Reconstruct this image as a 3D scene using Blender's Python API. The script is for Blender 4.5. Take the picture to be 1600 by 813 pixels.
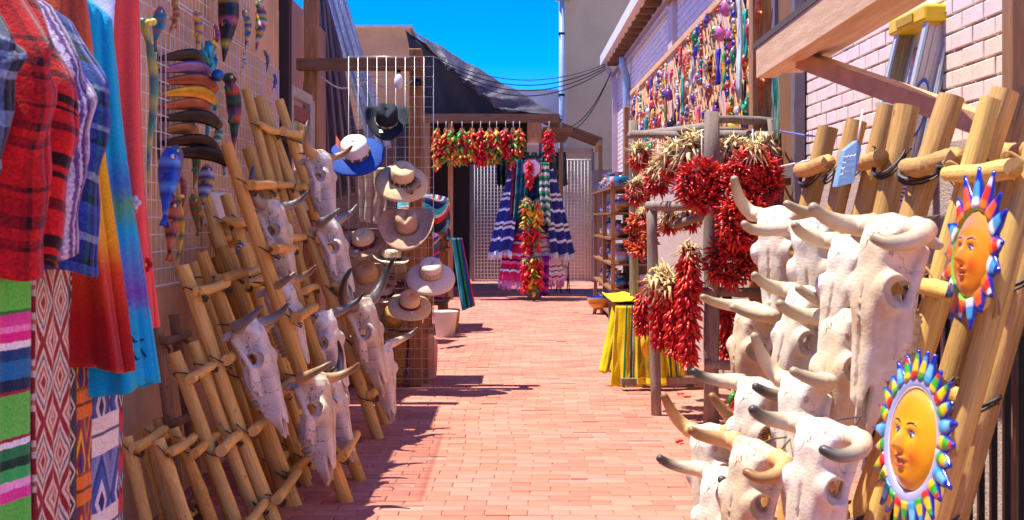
import bpy, math, random
import numpy as np
from mathutils import Vector, Matrix, Euler
random.seed(7); np.random.seed(7)
for o in list(bpy.data.objects): bpy.data.objects.remove(o)
scene = bpy.context.scene
C = scene.collection
PI = math.pi; R = math.radians

# ---------------------------------------------------------------- camera
EYE, F, HY, CX = 1.3, 1900.0, 342.0, 800.0      # eye height (m), focal length (px of 1600), horizon, centre
cam = bpy.data.cameras.new('camera'); camo = bpy.data.objects.new('camera', cam); C.objects.link(camo)
camo.location = (0, 0, EYE); camo.rotation_euler = (PI/2, 0, 0)
cam.sensor_width = 36; cam.lens = 36*F/1600; cam.shift_y = -(406.5-HY)/1600
cam.clip_start = .05; cam.clip_end = 3000
cam.dof.use_dof = True; cam.dof.focus_distance = 7.5; cam.dof.aperture_fstop = 10.0
scene.camera = camo
# ---------------------------------------------------------------- sky, sun, exposure
TO_SUN = Vector((-.35, .0, 1)).normalized()
w = bpy.data.worlds.new('World'); scene.world = w; w.use_nodes = True
nt = w.node_tree; bg = nt.nodes['Background']
sky = nt.nodes.new('ShaderNodeTexSky'); sky.sky_type = 'NISHITA'; sky.sun_disc = False
sky.sun_elevation = math.asin(TO_SUN.z); sky.sun_rotation = math.atan2(TO_SUN.x, TO_SUN.y)
sky.altitude = 3000; sky.air_density = .5; sky.dust_density = 0.0; sky.ozone_density = 6.0
hs = nt.nodes.new('ShaderNodeHueSaturation'); hs.inputs['Saturation'].default_value = 1.32; hs.inputs['Hue'].default_value = .518
nt.links.new(sky.outputs[0], hs.inputs['Color']); nt.links.new(hs.outputs[0], bg.inputs[0])
bg.inputs[1].default_value = .15
sl = bpy.data.lights.new('sun', 'SUN'); sl.energy = 2.1; sl.angle = R(.5); sl.color = (1, .94, .84)
so = bpy.data.objects.new('sun', sl); C.objects.link(so); so.rotation_euler = TO_SUN.to_track_quat('Z', 'Y').to_euler()
so.location = (0, 0, 12)
scene.view_settings.view_transform = 'Standard'; scene.view_settings.look = 'None'
scene.view_settings.exposure = 2.1; scene.view_settings.gamma = 1
scene.view_settings.use_curve_mapping = False

def P(px, py, Y):
    "photograph position at a depth Y (m) -> place in the alley"
    return Vector(((px-CX)/F*Y, Y, EYE-(py-HY)/F*Y))

# ---------------------------------------------------------------- materials
MATS = {}
def rgb(c):
    return (c[0], c[1], c[2], 1)
def lin(r, g, b):
    f = lambda x: ((x/255+.055)/1.055)**2.4 if x > 10 else x/255/12.92
    return (f(r), f(g), f(b))
def M(name, col=(.5, .5, .5), rough=.7, var=.18, scale=9., bump=.15, bscale=90., metal=0., coat=0., attr=False,
      stretch=(1, 1, 1), rnd=0., col2=None, bdist=.004, spec=.35):
    if name in MATS: return MATS[name]
    m = bpy.data.materials.new(name); m.use_nodes = True; MATS[name] = m
    n = m.node_tree; L = n.links.new; p = n.nodes['Principled BSDF']
    p.inputs['Roughness'].default_value = rough; p.inputs['Metallic'].default_value = metal
    p.inputs['Coat Weight'].default_value = coat; p.inputs['Coat Roughness'].default_value = .08
    p.inputs['Specular IOR Level'].default_value = spec
    tc = n.nodes.new('ShaderNodeTexCoord'); mp = n.nodes.new('ShaderNodeMapping'); mp.inputs['Scale'].default_value = stretch
    L(tc.outputs['Object'], mp.inputs[0])
    nz = n.nodes.new('ShaderNodeTexNoise'); nz.inputs['Scale'].default_value = scale; nz.inputs['Detail'].default_value = 6
    nz.inputs['Roughness'].default_value = .65; L(mp.outputs[0], nz.inputs['Vector'])
    rp = n.nodes.new('ShaderNodeMapRange'); L(nz.outputs[0], rp.inputs[0])
    rp.inputs[1].default_value = .3; rp.inputs[2].default_value = .7; rp.inputs[3].default_value = 0; rp.inputs[4].default_value = 1
    mx = n.nodes.new('ShaderNodeMix'); mx.data_type = 'RGBA'; L(rp.outputs[0], mx.inputs[0])
    if attr:
        at = n.nodes.new('ShaderNodeAttribute'); at.attribute_name = 'Col'
        for k, s in ((6, 1-var), (7, 1+var*.6)):
            v = n.nodes.new('ShaderNodeVectorMath'); v.operation = 'SCALE'; v.inputs[3].default_value = s
            L(at.outputs['Color'], v.inputs[0]); L(v.outputs[0], mx.inputs[k])
    else:
        mx.inputs[6].default_value = rgb([min(1, x*(1-var)) for x in col])
        mx.inputs[7].default_value = rgb(col2 if col2 else [min(1, x*(1+var*.6)) for x in col])
    out = mx.outputs[2]
    if rnd:
        oi = n.nodes.new('ShaderNodeObjectInfo'); r2 = n.nodes.new('ShaderNodeMapRange')
        L(oi.outputs['Random'], r2.inputs[0]); r2.inputs[3].default_value = 1-rnd; r2.inputs[4].default_value = 1+rnd*.5
        v = n.nodes.new('ShaderNodeVectorMath'); v.operation = 'SCALE'; L(out, v.inputs[0]); L(r2.outputs[0], v.inputs[3]); out = v.outputs[0]
    L(out, p.inputs['Base Color'])
    if bump:
        bz = n.nodes.new('ShaderNodeTexNoise'); bz.inputs['Scale'].default_value = bscale; bz.inputs['Detail'].default_value = 4
        L(mp.outputs[0], bz.inputs['Vector'])
        b = n.nodes.new('ShaderNodeBump'); b.inputs['Strength'].default_value = bump; b.inputs['Distance'].default_value = bdist
        L(bz.outputs[0], b.inputs['Height']); L(b.outputs[0], p.inputs['Normal'])
    return m

# ---------------------------------------------------------------- mesh builder
class MB:
    def __init__(s): s.v = []; s.f = []; s.c = []; s.uv = []
    def add(s, vs, fs, col=(.5, .5, .5), uv=None):
        o = len(s.v); s.v += [tuple(x) for x in vs]; s.f += [tuple(i+o for i in f) for f in fs]
        if col and isinstance(col[0], (tuple, list)): s.c += list(col)
        else: s.c += [col]*len(vs)
        s.uv += list(uv) if uv else [(0, 0)]*len(vs)
        return s
    def box(s, a, b, col=(.5, .5, .5), mat=None):
        x0, y0, z0 = a; x1, y1, z1 = b
        vs = [Vector(q) for q in ((x0,y0,z0),(x1,y0,z0),(x1,y1,z0),(x0,y1,z0),(x0,y0,z1),(x1,y0,z1),(x1,y1,z1),(x0,y1,z1))]
        if mat: vs = [mat @ q for q in vs]
        return s.add(vs, [(3,2,1,0),(4,5,6,7),(0,1,5,4),(1,2,6,5),(2,3,7,6),(3,0,4,7)], col)
    def beam(s, a, b, w, h, up=(0, 0, 1), col=(.5, .5, .5)):
        a = Vector(a); b = Vector(b); d = (b-a); L = d.length; d.normalize(); u = Vector(up)
        x = d.cross(u).normalized(); u = x.cross(d)
        m = Matrix((x, u, d)).transposed().to_4x4(); m.translation = a
        return s.box((-w/2, -h/2, 0), (w/2, h/2, L), col, m)
    def tube(s, pts, rad, n=8, col=(.5, .5, .5), flat=1., cap=True, up=None):
        pts = [Vector(p) for p in pts]; k = len(pts)
        if not hasattr(rad, '__len__'): rad = [rad]*k
        vs = []; cs = []; fs = []; pu = Vector(up) if up else None
        for i, p in enumerate(pts):
            d = (pts[min(i+1, k-1)]-pts[max(i-1, 0)]).normalized()
            if pu is None: pu = Vector((0, 0, 1)) if abs(d.z) < .9 else Vector((1, 0, 0))
            x = d.cross(pu)
            if x.length < 1e-6: x = d.orthogonal()
            x.normalize(); y = x.cross(d).normalized(); pu = y
            for j in range(n):
                a = 2*PI*j/n; vs.append(p + x*math.cos(a)*rad[i] + y*math.sin(a)*rad[i]*flat)
            if col and isinstance(col[0], (tuple, list)): cs += [col[i]]*n
        for i in range(k-1):
            for j in range(n): fs.append((i*n+j, i*n+(j+1) % n, (i+1)*n+(j+1) % n, (i+1)*n+j))
        if cap: fs += [tuple(range(n))[::-1], tuple((k-1)*n+j for j in range(n))]
        return s.add(vs, fs, cs if cs else col)
    def lathe(s, prof, n=24, mat=None, col=(.5, .5, .5), fn=None):
        vs = []; fs = []; cs = []
        for i, q in enumerate(prof):
            for j in range(n):
                a = 2*PI*j/n; p = Vector((q[0]*math.cos(a), q[0]*math.sin(a), q[1]))
                if fn: p = fn(p, a)
                vs.append(mat @ p if mat else p)
                cs.append(q[2] if len(q) > 2 else col)
        for i in range(len(prof)-1):
            for j in range(n): fs.append((i*n+j, i*n+(j+1) % n, (i+1)*n+(j+1) % n, (i+1)*n+j))
        return s.add(vs, fs, cs)
    def grid(s, fn, nu, nv, col=(.5, .5, .5), close=False):
        vs = []; fs = []; cs = []; uv = []
        for j in range(nv+1):
            for i in range(nu+1):
                u, v = i/nu, j/nv; vs.append(fn(u, v)); uv.append((u, v))
                cs.append(col(u, v) if callable(col) else col)
        for j in range(nv):
            for i in range(nu):
                a = j*(nu+1)+i; fs.append((a, a+1, a+nu+2, a+nu+1))
        return s.add(vs, fs, cs, uv)
    def ball(s, c, r, col=(.5, .5, .5), n=10, m=7, mat=None):
        if not hasattr(r, '__len__'): r = (r, r, r)
        c = Vector(c); rot = mat if mat else Matrix.Identity(3)
        vs = []; fs = []
        for i in range(m+1):
            t = PI*i/m
            for j in range(n):
                a = 2*PI*j/n
                vs.append(c + rot @ Vector((r[0]*math.sin(t)*math.cos(a), r[1]*math.sin(t)*math.sin(a), r[2]*math.cos(t))))
        for i in range(m):
            for j in range(n): fs.append((i*n+j, (i+1)*n+j, (i+1)*n+(j+1) % n, i*n+(j+1) % n))
        return s.add(vs, fs, col)
    def mesh(s, name, mat, org=(0, 0, 0), smooth=True):
        me = bpy.data.meshes.new(name); o = Vector(org)
        me.from_pydata([Vector(v)-o for v in s.v], [], s.f)
        at = me.attributes.new('Col', 'FLOAT_COLOR', 'POINT')
        at.data.foreach_set('color', np.array([(c[0], c[1], c[2], 1) for c in s.c], dtype=np.float32).ravel())
        uvl = me.uv_layers.new(name='UVMap')
        li = np.empty(len(me.loops), dtype=np.int32); me.loops.foreach_get('vertex_index', li)
        uvl.data.foreach_set('uv', np.array(s.uv, dtype=np.float32)[li].ravel())
        me.polygons.foreach_set('use_smooth', [smooth]*len(me.polygons))
        if mat: me.materials.append(mat)
        me.update(); return me
    def build(s, name, mat, parent=None, smooth=True, org=None, solid=0):
        if parent is not None: o0 = ORG.get(parent.name, Vector((0, 0, 0)))
        elif org is not None: o0 = Vector(org)
        else:
            a = np.array([tuple(v) for v in s.v]); o0 = Vector(((a[:, 0].min()+a[:, 0].max())/2, (a[:, 1].min()+a[:, 1].max())/2, a[:, 2].min()))
        ob = bpy.data.objects.new(name, s.mesh(name, mat, o0, smooth)); C.objects.link(ob)
        if parent is not None: ob.parent = parent; ORG[ob.name] = o0
        else: ob.location = o0; ORG[ob.name] = o0
        if solid:
            md = ob.modifiers.new('solid', 'SOLIDIFY'); md.thickness = solid; md.offset = 0
        return ob
ORG = {}
def tag(o, label, cat, group=None, kind=None):
    if label: o['label'] = label
    if cat: o['category'] = cat
    if group: o['group'] = group
    if kind: o['kind'] = kind
    return o
def thing(name, label, cat, loc=(0, 0, 0), group=None, mat=None):
    o = bpy.data.objects.new(name, None); C.objects.link(o); o.empty_display_size = .05
    if mat is not None: o.matrix_world = mat; ORG[o.name] = Vector((0, 0, 0))
    else: o.location = loc; ORG[o.name] = Vector(loc)
    return tag(o, label, cat, group)
def link(name, me, parent, loc=(0, 0, 0), rot=None, scale=(1, 1, 1)):
    o = bpy.data.objects.new(name, me); C.objects.link(o); o.parent = parent; o.location = loc
    if rot is not None: o.rotation_euler = rot
    o.scale = scale; return o
def structure(o): o['kind'] = 'structure'; return o
def stuff(o): o['kind'] = 'stuff'; return o
def sharp(o, ang=35):
    me = o.data
    me.set_sharp_from_angle(angle=R(ang)); return o
rnd = random.uniform
def jit(c, a=.15):
    k = 1+rnd(-a, a); return tuple(min(1, max(0, x*k*(1+rnd(-a, a)*.3))) for x in c)
# ================================================================ the ground
GROUND_Z = 0.0
WL, WR = -1.62, 1.75                                   # left and right wall faces
gm = M('sand_mortar', (.46, .27, .20), .95, .2, 30, .3, 200)
g = MB(); g.add([(-200, -200, -.012), (200, -200, -.012), (200, 400, -.012), (-200, 400, -.012)], [(0, 1, 2, 3)])
ground = structure(g.build('ground', M('dusty_ground', (.36, .28, .22), .95, .25, .6, .3, 30), org=(0, 0, -.012)))
g = MB(); g.add([(-2.6, -1, -.007), (2.6, -1, -.007), (2.6, 27, -.007), (-2.6, 27, -.007)], [(0, 1, 2, 3)])
pave = structure(g.build('pavement', gm, org=(0, 0, -.007)))
BRL, BRW, JT = .19, .095, .004
pm = M('paving_brick', rough=.85, var=.26, scale=1.6, bump=.3, bscale=90, attr=True)
cols = [lin(196, 126, 103), lin(199, 131, 107), lin(193, 121, 98), lin(200, 134, 112), lin(197, 125, 100), lin(191, 118, 97), lin(196, 131, 112), lin(199, 129, 104), lin(194, 130, 111)]
def brick_mesh(l, wd, h, col, mat, nm):
    b = MB(); c = .0035; x, y = l/2, wd/2
    vs = [(-x,-y,-.03),(x,-y,-.03),(x,y,-.03),(-x,y,-.03),(-x,-y,h-c),(x,-y,h-c),(x,y,h-c),(-x,y,h-c),(-x+c,-y+c,h),(x-c,-y+c,h),(x-c,y-c,h),(-x+c,y-c,h)]
    fs = [(0,1,5,4),(1,2,6,5),(2,3,7,6),(3,0,4,7),(4,5,9,8),(5,6,10,9),(6,7,11,10),(7,4,8,11),(8,9,10,11)]
    b.add(vs, fs, col); return b
variants = [brick_mesh(BRL-JT, BRW-JT, rnd(-.001, .002), jit(c, .06), pm, 'brick') for c in cols]
vmeshes = [b.mesh('brick', pm, smooth=False) for b in variants]
spots = []
for j in range(int(27/BRW)):
    y = .2+(j+.5)*BRW; off = (j % 2)*BRL/2 + rnd(-.008, .008) + .02*math.sin(j*.21)
    for i in range(-14, 14):
        x = i*BRL+off
        if -2.4 < x < 2.4: spots.append((x, y))
def seen(x, y):
    q = CX+F*x/y; r = HY+F*EYE/y
    return 440 < q < 1080 and r < 812
near = set(sorted([s for s in spots if s[1] > .3 and seen(*s)], key=lambda s: s[1])[:300])
rest = MB()
for s in spots:
    k = random.randrange(len(cols)); dz = rnd(-.0015, .0015)
    if random.random() < .03: dz -= .007
    if s in near:
        link('brick', vmeshes[k], pave, (s[0], s[1], dz+.007), Euler((rnd(-.01, .01), rnd(-.006, .006), rnd(-.008, .008))))
    elif s[1] < 26:
        b = variants[k]; c = jit(b.c[0], .05)
        rest.add([(v[0]+s[0], v[1]+s[1], v[2]+dz) for v in b.v], b.f, c)
o = rest.build('brick_field', pm, pave, smooth=False); stuff(o)

# ================================================================ walls
def wallbox(name, label, cat, a, b, mat):
    m = MB().box(a, b); o = m.build(name, mat, smooth=False); tag(o, label, cat); return o
adobe = M('adobe_stucco', lin(224, 180, 130), .92, .22, 2.2, .5, 45, bdist=.012)
adobe_dark = M('brown_stucco', lin(176, 138, 112), .92, .2, 1.6, .4, 50, bdist=.01)
taupe = M('taupe_stucco', lin(222, 180, 126), .92, .13, 1.1, .4, 45, bdist=.01)
lw = MB().box((WL-.35, -2.0, -.02), (WL, 8.45, 2.75)); lw = lw.build('adobe_wall', adobe, smooth=False)
tag(lw, 'tan adobe stucco wall behind the leaning log ladders and white wire grid', 'wall')
MB().box((WL-.3, 7.5, 2.75), (WL-.002, 8.45, 3.2)).build('wall_top', adobe, lw, smooth=False)
# lumpy plaster base on the left wall
def plinth(u, v):
    y = -1+u*9.4; z = v*.62
    return Vector((WL+.06-.055*max(0, v-.55)/.45 + .012*math.sin(y*3+v*4)+.008*math.sin(y*11), y, z))
MB().grid(plinth, 90, 8).build('plaster_base', adobe, lw)
# right painted brick wall: core, stucco plinth, bricks
core = M('pink_mortar', lin(196, 168, 160), .9, .15, 5, .3, 60)
pb = M('painted_brick', rough=.8, var=.1, scale=6, bump=.3, bscale=60, attr=True, bdist=.006)
rw = MB().box((WR+.012, 1.2, -.02), (WR+.4, 20.4, 4.35)).build('painted_brick_wall', core, smooth=False)
tag(rw, 'pale pink painted brick wall with trellis, gutter and rough stucco base', 'wall')
MB().box((WR-.03, 1.25, 0), (WR+.1, 20.3, 1.6)).build('stucco_base', M('pebble_stucco', lin(206, 186, 170), .95, .22, 60, 1.0, 130, bdist=.02), rw, smooth=False)
CH, BL = .073, .215
wb = [brick_mesh(BL-.010, CH-.010, .0, jit(lin(236, 216, 202), .05), pb, 'brick') for _ in range(6)]
for b in wb:    # turn so that the face looks along -X
    b.v = [(-v[2]*1.0, v[0], v[1]) for v in b.v]; b.f = [tuple(reversed(f)) for f in b.f]
wbm = [b.mesh('brick', pb, smooth=False) for b in wb]
sp = []
for j in range(37):
    z = 1.6+CH*(j+.5)
    for i in range(90):
        y = 1.4+i*BL+(j % 2)*BL/2
        if y < 20.2: sp.append((y, z))
def seenw(s):
    q = CX+F*WR/s[0]; r = HY-F*(s[1]-EYE)/s[0]
    return 1230 < q < 1590 and r > 2
nearw = set(sorted([s for s in sp if seenw(s)], key=lambda s: s[0])[:300])
restw = MB()
for s in sp:
    k = random.randrange(6); dx = rnd(-.002, .003)
    if s in nearw: link('brick', wbm[k], rw, (WR+dx-ORG[rw.name].x, s[0]-ORG[rw.name].y, s[1]-ORG[rw.name].z), Euler((rnd(-.01, .01), 0, rnd(-.006, .006))))
    else: restw.add([(v[0]+WR+dx, v[1]+s[0], v[2]+s[1]) for v in wb[k].v], wb[k].f, jit(wb[k].c[0], .04))
stuff(restw.build('brick_field', pb, rw, smooth=False))
# a shallow painted pier on the right wall
for y0 in (9.6, 12.9):
    MB().box((WR-.05, y0, 1.62), (WR+.02, y0+.35, 4.2)).build('pier', M('pink_paint', lin(214, 184, 172), .85, .1, 8, .2, 60), rw, smooth=False)
# ================================================================ log ladders
wood_pale = M('peeled_log', lin(244, 190, 88), .62, .34, 5, .3, 26, stretch=(1.1, 1.1, 2.2), rnd=.22, col2=lin(252, 208, 116), bdist=.006, spec=.4)
wood_old = M('weathered_log', lin(150, 112, 80), .8, .35, 6, .4, 30, stretch=(1.1, 1.1, 2.2), rnd=.22, bdist=.008)
wood_gold = M('golden_log', lin(230, 166, 68), .6, .35, 5, .3, 26, stretch=(1.1, 1.1, 2.2), rnd=.2, col2=lin(244, 186, 90), bdist=.006)
wire_dark = M('tie_wire', (.09, .07, .06), .55, .1, 20, 0, metal=.3)
wood_brown = M('brown_log', lin(206, 154, 84), .65, .35, 5, .3, 26, stretch=(1.1, 1.1, 2.2), rnd=.2, col2=lin(226, 178, 104), bdist=.006)
rope_m = M('sisal_rope', lin(190, 160, 110), .9, .25, 60, .4, 300)
def knots(m):
    n = m.node_tree; L = n.links.new; p = n.nodes['Principled BSDF']; src = p.inputs['Base Color'].links[0].from_socket
    tc = [q for q in n.nodes if q.type == 'TEX_COORD'][0]; oi = n.nodes.new('ShaderNodeObjectInfo')
    ad = n.nodes.new('ShaderNodeVectorMath'); ad.operation = 'MULTIPLY_ADD'; ad.inputs[1].default_value = (.34, .34, 9); L(tc.outputs['Object'], ad.inputs[0]); L(oi.outputs['Random'], ad.inputs[2])
    vo = n.nodes.new('ShaderNodeTexVoronoi'); vo.inputs['Scale'].default_value = 1.6; L(ad.outputs[0], vo.inputs[0])
    mr = n.nodes.new('ShaderNodeMapRange'); mr.inputs[1].default_value = .05; mr.inputs[2].default_value = .13; mr.inputs[3].default_value = .75; mr.inputs[4].default_value = 0; L(vo.outputs['Distance'], mr.inputs[0])
    wv = n.nodes.new('ShaderNodeTexNoise'); wv.inputs['Scale'].default_value = 3; mp = n.nodes.new('ShaderNodeMapping'); mp.inputs['Scale'].default_value = (1.6, 1.6, .55); L(tc.outputs['Object'], mp.inputs[0]); L(mp.outputs[0], wv.inputs[0])
    m2 = n.nodes.new('ShaderNodeMapRange'); m2.inputs[1].default_value = .62; m2.inputs[2].default_value = .66; m2.inputs[3].default_value = 0; m2.inputs[4].default_value = .45; L(wv.outputs[0], m2.inputs[0])
    mx = n.nodes.new('ShaderNodeMath'); mx.operation = 'MAXIMUM'; L(mr.outputs[0], mx.inputs[0]); L(m2.outputs[0], mx.inputs[1])
    mi = n.nodes.new('ShaderNodeMix'); mi.data_type = 'RGBA'; L(mx.outputs[0], mi.inputs[0]); L(src, mi.inputs[6]); mi.inputs[7].default_value = rgb(lin(112, 72, 40)); L(mi.outputs[2], p.inputs['Base Color'])
for m_ in (wood_pale, wood_old, wood_gold, wood_brown): knots(m_)
def log_mesh(mat, nm, taper, knob):
    b = MB(); n = 12; k = 12; vs = []; fs = []; ph = rnd(0, 6)
    for i in range(k+1):
        t = i/k; r = (1-taper*t)*(1+.03*math.sin(t*9+ph)+rnd(-.02, .02))
        if i in (0, k): r *= .985
        ox, oy = .18*math.sin(t*4+ph), .18*math.cos(t*3.1+ph)
        for j in range(n):
            a = 2*PI*j/n; q = r*(1+rnd(-.035, .035)+(knob if random.random() < .03 else 0))
            vs.append((q*math.cos(a)+ox*1.2, q*math.sin(a)+oy*1.2, t))
    for i in range(k):
        for j in range(n): fs.append((i*n+j, i*n+(j+1) % n, (i+1)*n+(j+1) % n, (i+1)*n+j))
    b.add(vs, fs)
    for e, z in ((0, -.0), (k, 1.0)):        # slightly domed saw cuts
        c = len(b.v); b.add([(sum(v[0] for v in vs[e*n:e*n+n])/n, sum(v[1] for v in vs[e*n:e*n+n])/n, z)], [])
        for j in range(n): b.f.append((e*n+(j+1) % n, e*n+j, c) if e == 0 else (e*n+j, e*n+(j+1) % n, c))
    me = b.mesh(nm, mat); me.set_sharp_from_angle(angle=R(50)); return me
LOGS = {m.name: [log_mesh(m, 'log', .12, .12) for _ in range(4)] for m in (wood_pale, wood_old, wood_gold, wood_brown)}
lb = MB()
for k in range(3):
    pts = [Vector((math.cos(a)*1.12, math.sin(a)*1.12, (k-1)*.22+.25*math.sin(a+k))) for a in [2*PI*i/14 for i in range(15)]]
    lb.tube(pts, .1, 5, cap=False)
lb.tube([(1.1, .2, .1), (1.6, .5, .5), (1.7, .4, 1.0)], .06, 5)
lash_me = lb.mesh('lashing', wire_dark); lash_rope = lb.mesh('lashing', rope_m)
def ladder(label, top, foot, wvec, nr, rr=.0316, mat=wood_pale, side=1, first=.12, group=None, rope=False, ext=.035, lim=None):
    nr = max(2, round(nr*.78))
    top = Vector(top); foot = Vector(foot); z = (top-foot); L = z.length; z.normalize()
    x = Vector(wvec); W = x.length; x.normalize(); y = z.cross(x).normalized(); x = y.cross(z)
    if (y.x > 0) != (side > 0): yn = -1
    else: yn = 1
    m = Matrix((x, y, z)).transposed().to_4x4(); m.translation = foot
    t = thing('log_ladder', label, 'ladder', group=group, mat=m)
    me = LOGS[mat.name]
    for k in (0, 1):
        link('rail', random.choice(me), t, (k*W, 0, -.01), Euler((rnd(-.006, .006), rnd(-.008, .008), rnd(0, 6))), (rr*rnd(.92, 1.05), rr*rnd(.92, 1.05), L*rnd(.985, 1.015)))
    for i in range(nr):
        zz = L*(first+(1-2*first)*i/max(1, nr-1))+rnd(-.02, .02); r2 = rr*rnd(.66, .80)
        rg = link('rung', random.choice(me), t, (-ext-rnd(0, .02), yn*(rr+r2)*.95, zz+rnd(-.01, .01)), Euler((0, PI/2, 0)), (r2, r2, W+2*ext+rnd(0, .03)))
        for k in (0, 1):
            link('lashing', lash_rope if rope else lash_me, t, (k*W, yn*rr*.75, zz), Euler((R(rnd(30, 60)), rnd(-.4, .4), rnd(0, .6))), (rr*1.12, rr*1.5, rr*.6))
    return t
def ladder_px(label, tp, ap, Y, W, nr, Wd=(0, 1, 0), **k):
    T = P(tp[0], tp[1], Y); A = P(ap[0], ap[1], Y); Fo = T+(A-T)*(T.z/(T.z-A.z))
    return ladder(label, T, Fo, Vector(Wd)*W, nr, **k)
LG = 'log ladders leaning on the left adobe wall'
ladder_px('tallest pale log ladder nearest the hat rack, three skulls hung on it', (407, 149), (590, 687), 7.2, .52, 8, rr=.0369, group=LG)
ladder_px('slim upright pale log ladder with dark wire ties behind the tallest ladder', (379, 131), (422, 298), 6.75, .40, 8, rr=.0299, group=LG)
ladder_px('medium log ladder with darker rails carrying the big horned skulls', (354, 227), (542, 783), 5.6, .46, 7, rr=.0345, group=LG, mat=wood_gold)
ladder_px('pale log ladder standing upright between wire grid and horned skulls', (325, 300), (392, 520), 5.95, .38, 6, rr=.0334, group=LG)
ladder_px('short log ladder directly under the lone skull with dark swept horns', (279, 415), (429, 813), 5.1, .42, 5, rr=.0325, group=LG)
ladder_px('chest high log ladder with knotty rails behind the short ladder', (312, 392), (420, 700), 5.5, .42, 5, rr=.0325, group=LG, mat=wood_gold)
ladder_px('chest high pale log ladder beneath the skull with upswept grey horn', (352, 388), (440, 640), 6.1, .42, 5, rr=.0325, group=LG)
ladder_px('knee high log ladder with thick rungs beside the smallest ladders', (266, 547), (368, 813), 4.75, .30, 4, rr=.0299, group=LG)
ladder_px('weathered grey brown log ladder against bare adobe behind the turquoise dress', (243, 500), (268, 690), 5.0, .26, 4, rr=.0265, mat=wood_old, group=LG)
ladder_px('smallest log ladder, standing closest to the hanging rugs', (195, 681), (226, 813), 4.5, .27, 3, rr=.0265, group=LG)
ladder_px('second smallest log ladder in the row beside the hanging rugs', (243, 684), (292, 813), 4.45, .25, 3, rr=.0265, group=LG)
ladder_px('third smallest log ladder in the row beside the hanging rugs', (279, 679), (328, 813), 4.62, .27, 3, rr=.0265, group=LG, mat=wood_gold)
ladder_px('small bundle ladder of thin rails below the patterned clay animal', (318, 326), (352, 420), 6.35, .30, 6, rr=.0265, group=LG, mat=wood_gold)
ladder_px('log ladder with pale new rails tucked behind the short ladder', (296, 404), (392, 655), 5.75, .28, 4, rr=.033, group=LG)
ladder_px('log ladder with close set rails beneath the upswept horn skull', (334, 394), (424, 630), 6.35, .30, 4, rr=.033, group=LG, mat=wood_gold)
ladder_px('tiny log ladder squeezed between the smallest ladders', (224, 664), (258, 813), 4.8, .2, 3, rr=.027, group=LG)
RG = 'log ladders leaning on the right wall'
ladder_px('stocky log ladder with blue tag hanging at its top, near the trellis', (1300, 190), (1268, 330), 4.5, -.34, 6, rr=.042, mat=wood_brown, side=-1, group=RG, rope=False)
ladder_px('stocky log ladder between blue tag ladder and aluminium stepladder', (1382, 167), (1345, 330), 4.1, -.30, 6, rr=.042, mat=wood_brown, side=-1, group=RG)
ladder_px('log ladder with thick wire ties in front of aluminium stepladder', (1495, 155), (1444, 310), 3.55, -.33, 6, rr=.043, mat=wood_brown, side=-1, group=RG)
ladder_px('log ladder that carries the two painted sun faces', (1648, 130), (1461, 813), 2.7, .36, 6, rr=.0316, mat=wood_pale, side=-1, group=RG, rope=True)
ladder_px('thick log ladder in the shade behind the smaller sun face', (1610, 148), (1530, 420), 3.45, -.3, 6, rr=.043, mat=wood_brown, side=-1, group=RG)
# ================================================================ cow skulls
def surface_nets(Fd, org, h):
    nx, ny, nz = Fd.shape; cs = (nx-1, ny-1, nz-1)
    acc = np.zeros(cs+(3,)); cnt = np.zeros(cs)
    corners = [(i, j, k) for i in (0, 1) for j in (0, 1) for k in (0, 1)]
    sl = lambda c: Fd[c[0]:c[0]+cs[0], c[1]:c[1]+cs[1], c[2]:c[2]+cs[2]]
    for a in corners:
        for b in corners:
            if sum(abs(p-q) for p, q in zip(a, b)) == 1 and a < b:
                fa, fb = sl(a), sl(b); m = (fa < 0) != (fb < 0)
                t = np.where(m, fa/np.where(m, fa-fb, 1), 0)
                for d in range(3): acc[..., d] += m*(a[d]+t*(b[d]-a[d]))
                cnt += m
    act = cnt > 0; idx = -np.ones(cs, dtype=int); idx[act] = np.arange(act.sum())
    cells = np.argwhere(act); v = (cells+acc[act]/cnt[act][:, None])*h+np.array(org)
    faces = []
    for d in range(3):
        a, b = [(1, 2), (2, 0), (0, 1)][d]
        e = [0, 0, 0]; e[d] = 1
        f0 = Fd[:nx-e[0], :ny-e[1], :nz-e[2]]; f1 = Fd[e[0]:, e[1]:, e[2]:]
        ch = np.argwhere((f0 < 0) != (f1 < 0))
        for p in ch:
            if p[a] == 0 or p[b] == 0 or p[a] >= cs[a] or p[b] >= cs[b] or p[d] >= cs[d]: continue
            q = [p.copy() for _ in range(4)]; q[1][a] -= 1; q[2][a] -= 1; q[2][b] -= 1; q[3][b] -= 1
            f = [idx[tuple(z)] for z in q]
            if min(f) < 0: continue
            if f0[tuple(p)] < 0: f = f[::-1]
            faces.append(tuple(reversed(f)))
    return v, faces
def smin(a, b, k):
    h = np.clip(.5+.5*(b-a)/k, 0, 1); return b*(1-h)+a*h-k*h*(1-h)
def smax(a, b, k): return -smin(-a, -b, k)
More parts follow.
